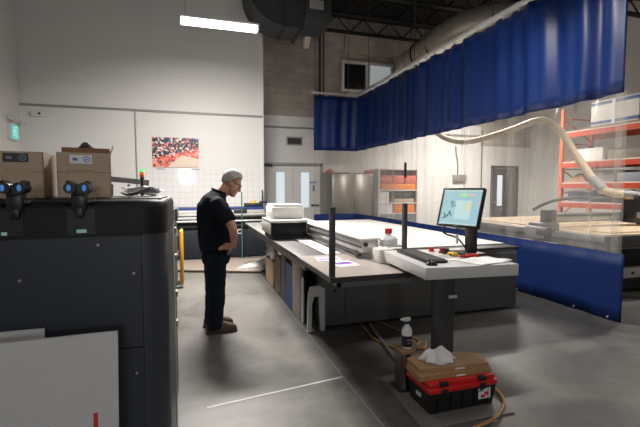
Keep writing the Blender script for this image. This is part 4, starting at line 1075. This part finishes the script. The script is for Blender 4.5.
t = thing('dust_hose', 'cream flexible dust hose hanging from above down to the router table', 'hose', (8.0, 7.6, 1.0))
obj('hose', G().tube([(7.0, 10.9, 3.35), (7.18, 10.5, 3.02), (7.4, 10.0, 2.86), (7.61, 9.5, 2.88), (7.85, 8.7, 3.02), (8.0, 8.0, 3.17), (8.04, 7.65, 3.10), (8.0, 7.3, 2.85), (7.85, 6.7, 2.2), (7.62, 6.05, 1.60)], .078, n=16, sub=14, rib=.025), 'hose_cream', t)
obj('coupling', G().cyl((7.66, 6.16, 1.70), (7.56, 5.86, 1.50), .105, .09, n=20), 'hose_grey', t)
obj('pale_hose', G().tube([(7.58, 5.9, 1.52), (7.6, 5.7, 1.45), (7.66, 5.55, 1.44)], .075, n=14, sub=8, rib=.03), 'hose_cream', t)
obj('grey_hose', G().tube([(7.66, 5.6, 1.44), (7.75, 5.45, 1.44), (7.92, 5.35, 1.36), (8.05, 5.2, 1.2), (8.1, 5.1, 1.05)], .06, n=14, sub=8, rib=.03), 'hose_grey', t)
one('air_line', G().tube([(6.4, 6.4, 1.12), (6.6, 6.2, 1.28), (6.95, 6.0, 1.36), (7.3, 5.85, 1.36), (7.6, 5.7, 1.34), (7.9, 5.5, 1.30)], .03, n=10), 'cable_dark', 'dark curved cable line running under the cream hose above the gantry', 'cable')

# pallet rack along the right wall
t = thing('pallet_rack', 'tall orange pallet rack standing along the right wall', 'rack', (10.45, 7.4, 0))
def rack_frame(y, m):
    f = obj('end_frame', G().box((9.88, y-.045, .02), (9.98, y+.045, 3.72)).box((10.95, y-.045, .02), (11.05, y+.045, 3.72)), m, t, smooth=False)
    g = G()
    for z0, z1, s in ((3.45, 2.85, 0), (2.75, 2.15, 1), (2.05, 1.5, 0), (1.4, .8, 1)):
        a, b_ = (9.95, 10.98) if not s else (10.98, 9.95)
        g.cyl((a, y, z0), (b_, y, z1), .022, n=6)
        g.box((9.95, y-.02, z0), (10.98, y+.02, z0+.035))
    obj('brace', g, m, f, smooth=False)
    obj('foot', G().box((9.86, y-.07, 0), (10.0, y+.07, .02)).box((10.93, y-.07, 0), (11.07, y+.07, .02)), m, f, smooth=False)
rack_frame(8.95, 'rack_orange'); rack_frame(5.6, 'rack_orange')
LV = (1.02, 1.54, 2.10, 2.92)
for z in LV:
    obj('beam', G().box((9.86, 5.6, z), (9.92, 8.95, z+.13)).box((11.01, 5.6, z), (11.07, 8.95, z+.13)), 'rack_red', t, smooth=False)
    obj('shelf_board', G().box((9.90, 5.65, z+.13), (11.03, 8.9, z+.165)), 'rack_shelf', t, smooth=False)
def rbox(label, x0, x1, y0, y1, z, h, m, lid=None, grp='stores on the orange rack', stripe=False, cat='box', name='storage_box'):
    t = thing(name, label, cat, ((x0+x1)/2, (y0+y1)/2, z), None, grp)
    obj('body', G().box((x0, y0, z+.001), (x1, y1, z+h), .012), m, t)
    if stripe:
        obj('stripe', G().box((x0-.004, y0-.004, z+h*.82), (x1, y1+.004, z+h*.94)).box((x0-.004, y0-.004, z+.06*h), (x1, y1+.004, z+h*.18)), 'box_blue', t, smooth=False)
        obj('tape', G().box((x0-.006, (y0+y1)/2-.04, z+.002), (x1, (y0+y1)/2+.04, z+h+.003)), 'label_white', t, smooth=False)
    if lid: obj('lid', G().box((x0-.01, y0-.01, z+h), (x1+.01, y1+.01, z+h+.04), .008), lid, t)
z3 = 2.92+.165
rbox('large white carton with two blue stripes on the top shelf of the rack', 9.95, 10.9, 6.95, 8.15, z3+.05, .62, 'box_white', stripe=True)
one('pallet', G().box((9.93, 6.9, z3), (10.95, 8.3, z3+.05)), 'board_brown', 'brown slat pallet under the striped carton on the rack', 'pallet', smooth=False)
rbox('thin white sheet pack on the top shelf beside the striped carton', 9.92, 10.8, 6.0, 6.8, z3, .14, 'box_white')
rbox('red bin at the edge of the top rack shelf', 9.92, 10.3, 6.82, 6.89, z3, .12, 'rack_red', cat='bin', name='storage_bin')
z0 = 1.02+.165; z1 = 1.54+.165; z2 = 2.10+.165
rbox('blue grey bin at the far end of the lower rack shelf', 9.95, 10.5, 8.1, 8.75, z0, .26, 'bin_blue', 'label_white', cat='bin', name='storage_bin')
rbox('dark bin with navy sides on the lower rack shelf', 9.95, 10.5, 7.35, 8.0, z0, .28, 'navy', 'plastic_black', cat='bin', name='storage_bin')
rbox('brown carton on the lower rack shelf nearest the gantry', 9.95, 10.6, 6.6, 7.2, z0, .24, 'cardboard_flat')
rbox('grey flat case at the middle shelf of the rack', 9.95, 10.8, 6.6, 7.4, z1, .22, 'ink_grey', cat='case', name='storage_case')
rbox('long grey panel pack on the middle shelf of the rack', 10.0, 10.9, 7.5, 8.1, z1, .30, 'cnc_grey', cat='panel pack', name='panel_pack')
g = G(); g.rings([[Vector(p) for p in q] for q in ([(9.95, 8.2, z1+.002), (9.95, 8.8, z1+.002), (10.4, 8.8, z1+.002), (10.4, 8.2, z1+.002)], [(10.05, 8.45, z1+.24), (10.05, 8.55, z1+.24), (10.3, 8.55, z1+.24), (10.3, 8.45, z1+.24)])])
one('sawhorse_wedge', g, 'cardboard_dark', 'dark brown wedge shaped block at the far end of the middle shelf', 'block', smooth=False)
rbox('pale grey carton on the upper middle rack shelf at the far end', 10.1, 10.9, 7.9, 8.7, z2, .34, 'box_white')
rbox('low wooden crate on the upper middle rack shelf', 10.0, 10.8, 6.7, 7.7, z2, .22, 'pallet_sheet', cat='crate', name='storage_crate')

# stainless cabinet and white shelving behind the short curtain
t = thing('stainless_cabinet', 'tall stainless steel two door cabinet against the far wall', 'cabinet', (4.68, 12.0, 0))
obj('body', G().box((3.93, 11.78, .05), (5.50, 12.32, 2.02), .008), 'stainless_dark', t)
for x0, x1, hx in ((4.10, 4.77, 4.72), (4.79, 5.46, 4.84)):
    d = obj('door', G().box((x0, 11.75, .08), (x1, 11.78, 1.98), .006), 'stainless', t)
    obj('handle', G().box((hx-.012, 11.72, .9), (hx+.012, 11.75, 1.25), .004), 'stainless_dark', d)
obj('side_panel', G().box((3.93, 11.755, .08), (4.08, 11.78, 1.98)), 'stainless_dark', t, smooth=False)
obj('plinth', G().box((4.0, 11.85, 0), (5.45, 12.3, .05)), 'rubber', t, smooth=False)
one('red_bundle', G().box((4.0, 11.85, 2.021), (4.2, 12.1, 2.10), .03).ball((4.12, 11.95, 2.09), .06), 'red_bin', 'red bundle on the left end of the stainless cabinet top', 'bundle')
one('red_case', G().box((5.30, 11.85, 2.021), (5.46, 12.1, 2.12), .02), 'red_bin', 'red case on the right end of the stainless cabinet top', 'case')
t = thing('white_shelving', 'white shelving unit with orange bins right of the stainless cabinet', 'shelving', (6.4, 11.95, 0))
for x in (5.62, 6.98): obj('side_panel', G().box((x, 11.7, .0), (x+.06, 12.3, 2.15)), 'white_plastic', t, smooth=False)
obj('back_panel', G().box((5.62, 12.28, .0), (7.04, 12.31, 2.15)), 'white_plastic', t, smooth=False)
SH = (.1, .72, 1.05, 1.46, 2.12)
for z in SH: obj('shelf', G().box((5.68, 11.7, z), (6.98, 12.28, z+.035)), 'white_plastic', t, smooth=False)
obj('divider', G().box((6.0, 11.72, .75), (6.12, 12.28, 1.05)).box((5.68, 11.72, .755), (6.0, 11.76, 1.43)), 'white_plastic', t, smooth=False)
for i, x in enumerate((5.72, 6.15, 6.58)):
    rbox(('red open bin on the upper white shelf, at its left', 'red open bin on the upper white shelf, in its middle', 'red open bin on the upper white shelf, at its right')[i], x, x+.38, 11.72, 12.2, 1.496+.19, .26, 'red_bin', grp='bins on the white shelving', cat='bin', name='storage_bin')
rbox('long orange tray under the red bins on the white shelving', 5.72, 6.95, 11.72, 12.2, 1.496, .188, 'orange_bin', grp='bins on the white shelving', cat='tray', name='storage_tray')
rbox('large orange bin on the lower white shelf', 6.2, 6.92, 11.72, 12.2, .756, .285, 'orange_bin', grp='bins on the white shelving', cat='bin', name='storage_bin')
rbox('dark tan case on the middle white shelf', 6.2, 6.92, 11.75, 12.2, 1.086, .12, 'ink_tan', grp='bins on the white shelving', cat='case', name='storage_case')
rbox('black case on top of the tan case on the white shelving', 6.2, 6.92, 11.75, 12.2, 1.208, .2, 'plastic_black', grp='bins on the white shelving', cat='case', name='storage_case')

# ================================================================== THE MAN
P0 = Vector((.27, 4.56, 0))
man = thing('person', 'grey haired man in black t-shirt, dark jeans and brown boots looking down, hand on hip', 'person', P0)
def ell(c, rx, ry, tilt=0., n=20, sq=2.3):
    """horizontal ring, rx along x, ry along y, tipped about y by tilt"""
    out = []
    for i in range(n):
        a = 2*PI*i/n
        ca, sa = math.cos(a), math.sin(a)
        x = rx*math.copysign(abs(ca)**(2/sq), ca); y = ry*math.copysign(abs(sa)**(2/sq), sa)
        out.append(Vector((c[0]+x*math.cos(tilt), c[1]+y, c[2]-x*math.sin(tilt))))
    return out
def limb(g, pts, rad, n=14):
    P = [Vector(p) for p in pts]; out = []
    up = Vector((.3, .9, .2)).normalized()
    for i, p in enumerate(P):
        t = (P[min(i+1, len(P)-1)]-P[max(i-1, 0)]).normalized()
        a = t.cross(up).normalized(); b_ = t.cross(a)
        r = rad[i]; ra, rb = r if isinstance(r, tuple) else (r, r)
        out.append([p+ra*math.cos(2*PI*k/n)*a+rb*math.sin(2*PI*k/n)*b_ for k in range(n)])
    g.rings(out)
# head frame : tipped forward, face towards +x and down
HC = Vector((.165, 0, 1.605)); HT = R(30)
HM = Matrix.Translation(HC) @ Matrix.Rotation(HT, 4, 'Y') @ Matrix.Rotation(R(-8), 4, 'Z')
def hp(x, y, z): return HM @ Vector((x, y, z))
torso = [((-.015, 0, .84), .115, .155), ((-.005, 0, .95), .135, .165), ((.0, 0, 1.08), .145, .165), ((-.015, 0, 1.22), .145, .175), ((-.03, 0, 1.34), .13, .19), ((-.02, 0, 1.42), .105, .18), ((.0, 0, 1.475), .08, .11)]
g = G()
g.rings([ell(c, a, b_) for c, a, b_ in torso])
limb(g, [(-.005, 0, 1.41), (.055, 0, 1.485), (.115, 0, 1.56)], [.075, .064, .062])
# skull and face
g.ball((0, 0, 0), .1, n=24, sc=(1.0, .78, 1.02), mtx=HM @ Matrix.Translation((-.012, 0, .03)))
g.ball((0, 0, 0), .1, n=24, sc=(.78, .66, 1.0), mtx=HM @ Matrix.Translation((.025, 0, -.035)))
g.ball((0, 0, 0), .05, n=16, sc=(.9, .85, .6), mtx=HM @ Matrix.Translation((.06, 0, -.105)))     # chin and jaw
g.ball((0, 0, 0), .05, n=16, sc=(.6, 1.0, .4), mtx=HM @ Matrix.Translation((.075, 0, .025)))     # brow
limb(g, [hp(.09, 0, .012), hp(.108, 0, -.015), hp(.118, 0, -.035), hp(.095, 0, -.045)], [.008, .012, .016, .012], n=10)   # nose
for s in (-1, 1): g.ball((0, 0, 0), .012, n=10, sc=(.9, .8, .8), mtx=HM @ Matrix.Translation((.10, s*.012, -.036)))
g.ball((0, 0, 0), .024, n=12, sc=(.6, 1.0, .3), mtx=HM @ Matrix.Translation((.092, 0, -.066)))
g.ball((0, 0, 0), .022, n=12, sc=(.6, 1.0, .32), mtx=HM @ Matrix.Translation((.088, 0, -.079)))
for s in (-1, 1):
    g.ball((0, 0, 0), .034, n=14, sc=(.65, .3, 1.0), mtx=HM @ Matrix.Translation((-.005, s*.079, -.005)) @ Matrix.Rotation(R(-12), 4, 'Y'))   # ears
# arms : near one bent with hand on hip, far one hanging forward
SN, EN, WN = (.0, -.205, 1.385), (.125, -.335, 1.175), (.155, -.25, .965)
limb(g, [(-.02, -.13, 1.40), SN, (.065, -.275, 1.28), EN, (.14, -.33, 1.13), (.15, -.30, 1.06), WN, (.145, -.235, .94)], [.06, .062, .053, .046, .046, .041, (.03, .026), (.034, .022)])
SF, EF, WF = (.0, .205, 1.385), (-.02, .29, 1.12), (.03, .27, .90)
limb(g, [(-.02, .13, 1.40), SF, (.015, .255, 1.25), EF, (-.012, .288, 1.05), (.01, .28, .97), WF, (.035, .265, .875)], [.06, .062, .053, .046, .046, .041, (.03, .026), (.034, .022)])
# palms
for s, w in ((-1, Vector((.135, -.222, .925))), (1, Vector((.19, .215, .895)))):
    pass
def hand(base, fdir, out, thumbdir, s):
    base = Vector(base); f = Vector(fdir).normalized(); o = Vector(out).normalized(); side = f.cross(o).normalized()
    limb(g, [base-f*.02, base+f*.03, base+f*.075], [(.026, .02), (.04, .018), (.042, .015)])
    for k, (off, ln) in enumerate(((-.030, .068), (-.010, .078), (.010, .074), (.030, .058))):
        a = base+f*.068+side*off
        limb(g, [a-f*.01, a+f*ln*.45, a+f*ln*.78-o*.008, a+f*ln-o*.02], [.0105, .0098, .009, .0075], n=9)
    th = Vector(thumbdir).normalized()
    a = base+f*.015+side*(-.03)*s
    limb(g, [a, a+th*.03, a+th*.055+f*.004, a+th*.075+f*.008], [.014, .0125, .011, .009], n=9)
hand((.14, -.232, .945), (-1, .10, -.05), (0, -.55, .83), (-.4, -.05, -1), 1)
hand((.035, .265, .88), (.1, -.05, -1), (0, 1, 0), (.6, -.2, -.8), -1)
# legs and feet inside the clothes
for s in (-1, 1):
    limb(g, [(-.015, s*.085, .88), (-.015, s*.095, .72), (-.02, s*.10, .50), (-.03, s*.105, .30), (-.045, s*.11, .10), (-.05, s*.11, .03)], [.09, .082, .058, .055, .042, .042])
    g.ball((.04, s*.115, .045), .05, sc=(2.2, .8, .7))
body = remeshed(g, .006, 4, .5)
obj('body', body, 'skin', man, local=True)
# eyes behind the glasses
g = G()
for s in (-1, 1): g.ball((0, 0, 0), .012, n=12, mtx=HM @ Matrix.Translation((.082, s*.032, .004)))
obj('eyes', g, 'eye_white', man, local=True)
g = G()
for s in (-1, 1): g.ball((0, 0, 0), .006, n=10, mtx=HM @ Matrix.Translation((.0915, s*.032, .002)))
obj('pupils', g, 'frame_black', man, local=True)
g = G(); g.ball((0, 0, 0), .018, n=10, sc=(.25, 1.1, .16), mtx=HM @ Matrix.Translation((.106, 0, -.0725)))
obj('lips', g, 'red_bin', man, local=True)
# glasses
g = G()
for s in (-1, 1):
    pts = [hp(.104, s*.034+.026*math.cos(2*PI*i/16), .002+.018*math.sin(2*PI*i/16)) for i in range(17)]
    g.tube(pts, .003, n=6, sub=1)
    g.tube([hp(.100, s*.060, .006), hp(.07, s*.076, .008), hp(0.005, s*.086, .012), hp(-.02, s*.084, -.005)], .0032, n=6, sub=4)
g.tube([hp(.105, -.009, .006), hp(.108, 0, .009), hp(.105, .009, .006)], .003, n=6, sub=2)
gl = obj('glasses', g, 'frame_black', man, local=True)
# hair : short crop round the skull, leaving the face clear
g = G()
g.ball((0, 0, 0), .107, n=36, sc=(1.0, .80, 1.02), mtx=Matrix.Translation((-.015, 0, .034)))
kill = []
for f in g.b.faces:
    c = f.calc_center_median()
    front = c.x > .045 and c.z < .085-.2*max(0, .07-c.x)
    side = abs(c.y) > .03 and c.x > -.01+max(0, c.z-.02)*.9 and c.z < .075
    low = c.z < -.045 or (c.x > -.045 and c.z < -.01)
    if front or side or low: kill.append(f)
bmesh.ops.delete(g.b, geom=kill, context='FACES')
bmesh.ops.delete(g.b, geom=[v for v in g.b.verts if not v.link_faces], context='VERTS')
random.seed(5)
for v in g.b.verts: v.co += v.co.normalized()*random.uniform(-.003, .004)+Vector((0, 0, .006 if v.co.z > .1 else 0))
bmesh.ops.transform(g.b, matrix=HM, verts=g.b.verts)
hr = obj('hair', g, 'hair', man, local=True); solidify(hr, .007)
# t-shirt : loose, with sleeves almost to the elbow
g = G()
sh = [((-.015, 0, .865), .165, .205), ((-.012, 0, .95), .182, .212), ((-.008, 0, 1.06), .192, .212), ((-.018, 0, 1.18), .19, .222), ((-.035, 0, 1.29), .182, .232), ((-.035, 0, 1.37), .165, .232), ((-.02, 0, 1.43), .128, .20), ((.012, 0, 1.485), .092, .125), ((.03, 0, 1.515), .076, .085)]
g.rings([ell(c, a, b_, tilt=.0 if c[2] < 1.4 else .28) for c, a, b_ in sh])
limb(g, [(-.03, -.12, 1.385), (.0, -.205, 1.372), (.055, -.272, 1.29), (.112, -.325, 1.20)], [.085, .09, .082, .078])
limb(g, [(-.03, .12, 1.385), (.0, .205, 1.372), (.015, .255, 1.27), (.028, .285, 1.15)], [.085, .09, .082, .076])
sg = remeshed(g, .009, 7, .5)
random.seed(9)
from mathutils import noise
for v in sg.b.verts:
    c = v.co
    if c.z < 1.40:
        d = noise.noise(Vector((c.x*5, c.y*5, c.z*9)))*.010+noise.noise(Vector((c.x*11, c.y*11, c.z*4+5)))*.005
        n_ = Vector((c.x+.02, c.y, 0))
        if n_.length > .02: v.co += n_.normalized()*d
obj('t_shirt', sg, 'shirt', man, local=True)
g = G()
pts = [(.03+.078*math.cos(2*PI*i/24), .083*math.sin(2*PI*i/24), 1.515-.030*math.cos(2*PI*i/24)) for i in range(25)]
g.tube(pts, .009, n=8, sub=1)
obj('collar', g, 'shirt', man, local=True)
# jeans
g = G()
g.rings([ell((-.015, 0, .74), .142, .165), ell((-.012, 0, .82), .155, .178), ell((-.01, 0, .92), .155, .18), ell((-.01, 0, .965), .145, .175)])
for s, dx in ((-1, .0), (1, -.02)):
    limb(g, [(-.015+dx, s*.082, .86), (-.015+dx, s*.09, .76), (-.015+dx, s*.096, .62), (-.018+dx, s*.10, .48), (-.022+dx, s*.104, .34), (-.035+dx, s*.108, .20), (-.045+dx, s*.11, .09), (-.042+dx, s*.11, .05)],
         [(.108, .132), (.106, .135), (.098, .13), (.092, .122), (.088, .116), (.084, .110), (.080, .106), (.080, .105)])
jg = remeshed(g, .008, 5, .5)
for v in jg.b.verts:
    c = v.co
    d = noise.noise(Vector((c.x*6, c.y*6, c.z*16)))*.007*(1.6 if c.z < .3 else 1)
    n_ = Vector((c.x+.02, c.y-math.copysign(.1, c.y), 0))
    if n_.length > .02: v.co += n_.normalized()*d
obj('jeans', jg, 'denim', man, local=True)
for s, dx in ((-1, 0), (1, -.02)):
    g = G()
    y = s*.112
    g.rings([ell((-.045+dx, y, .025), .08, .047), ell((-.045+dx, y, .09), .078, .05), ell((-.05+dx, y, .14), .074, .052)])
    rr = []
    for x, w, h in ((-.135, .03, .08), (-.11, .042, .12), (-.03, .044, .135), (.03, .046, .128), (.08, .05, .112), (.13, .05, .096), (.165, .042, .08), (.188, .026, .055)):
        rr.append([Vector((x+dx, y+w*math.cos(a), .016+max(0, math.sin(a))*(h-.016))) if math.sin(a) > -.01 else Vector((x+dx, y+w*math.cos(a), .014)) for a in [2*PI*k/16 for k in range(16)]])
    g.rings(rr)
    bg = remeshed(g, .006, 4, .5)
    b_ = obj('boot', bg, 'boot', man, local=True)
    so = G().prism([(-.142+dx, y-.03), (-.12+dx, y-.045), (.05+dx, y-.05), (.13+dx, y-.055), (.178+dx, y-.04), (.195+dx, y), (.178+dx, y+.04), (.13+dx, y+.055), (.05+dx, y+.05), (-.12+dx, y+.045), (-.142+dx, y+.03)], .001, .022)
    obj('sole', so, 'boot_sole', b_, local=True, smooth=False)

# ================================================================== CAMERA, WORLD, VIEW
cam = bpy.data.cameras.new('camera'); co = bpy.data.objects.new('camera', cam); C.objects.link(co)
cam.sensor_width = 36; cam.lens = 410/640*36; cam.clip_start = .05
co.location = (0, 0, 1.55)
yaw = math.atan(130*math.cos(math.atan(25.5/410))/410); pit = math.atan(25.5/410)
co.rotation_euler = (PI/2-pit, 0, -yaw)
S.camera = co
w = bpy.data.worlds.new('world'); S.world = w; w.use_nodes = True
w.node_tree.nodes['Background'].inputs[0].default_value = (.5, .6, .75, 1); w.node_tree.nodes['Background'].inputs[1].default_value = .3
vs = S.view_settings
vs.view_transform = 'Standard'; vs.look = 'None'; vs.gamma = 1; vs.use_curve_mapping = False
vs.exposure = .0
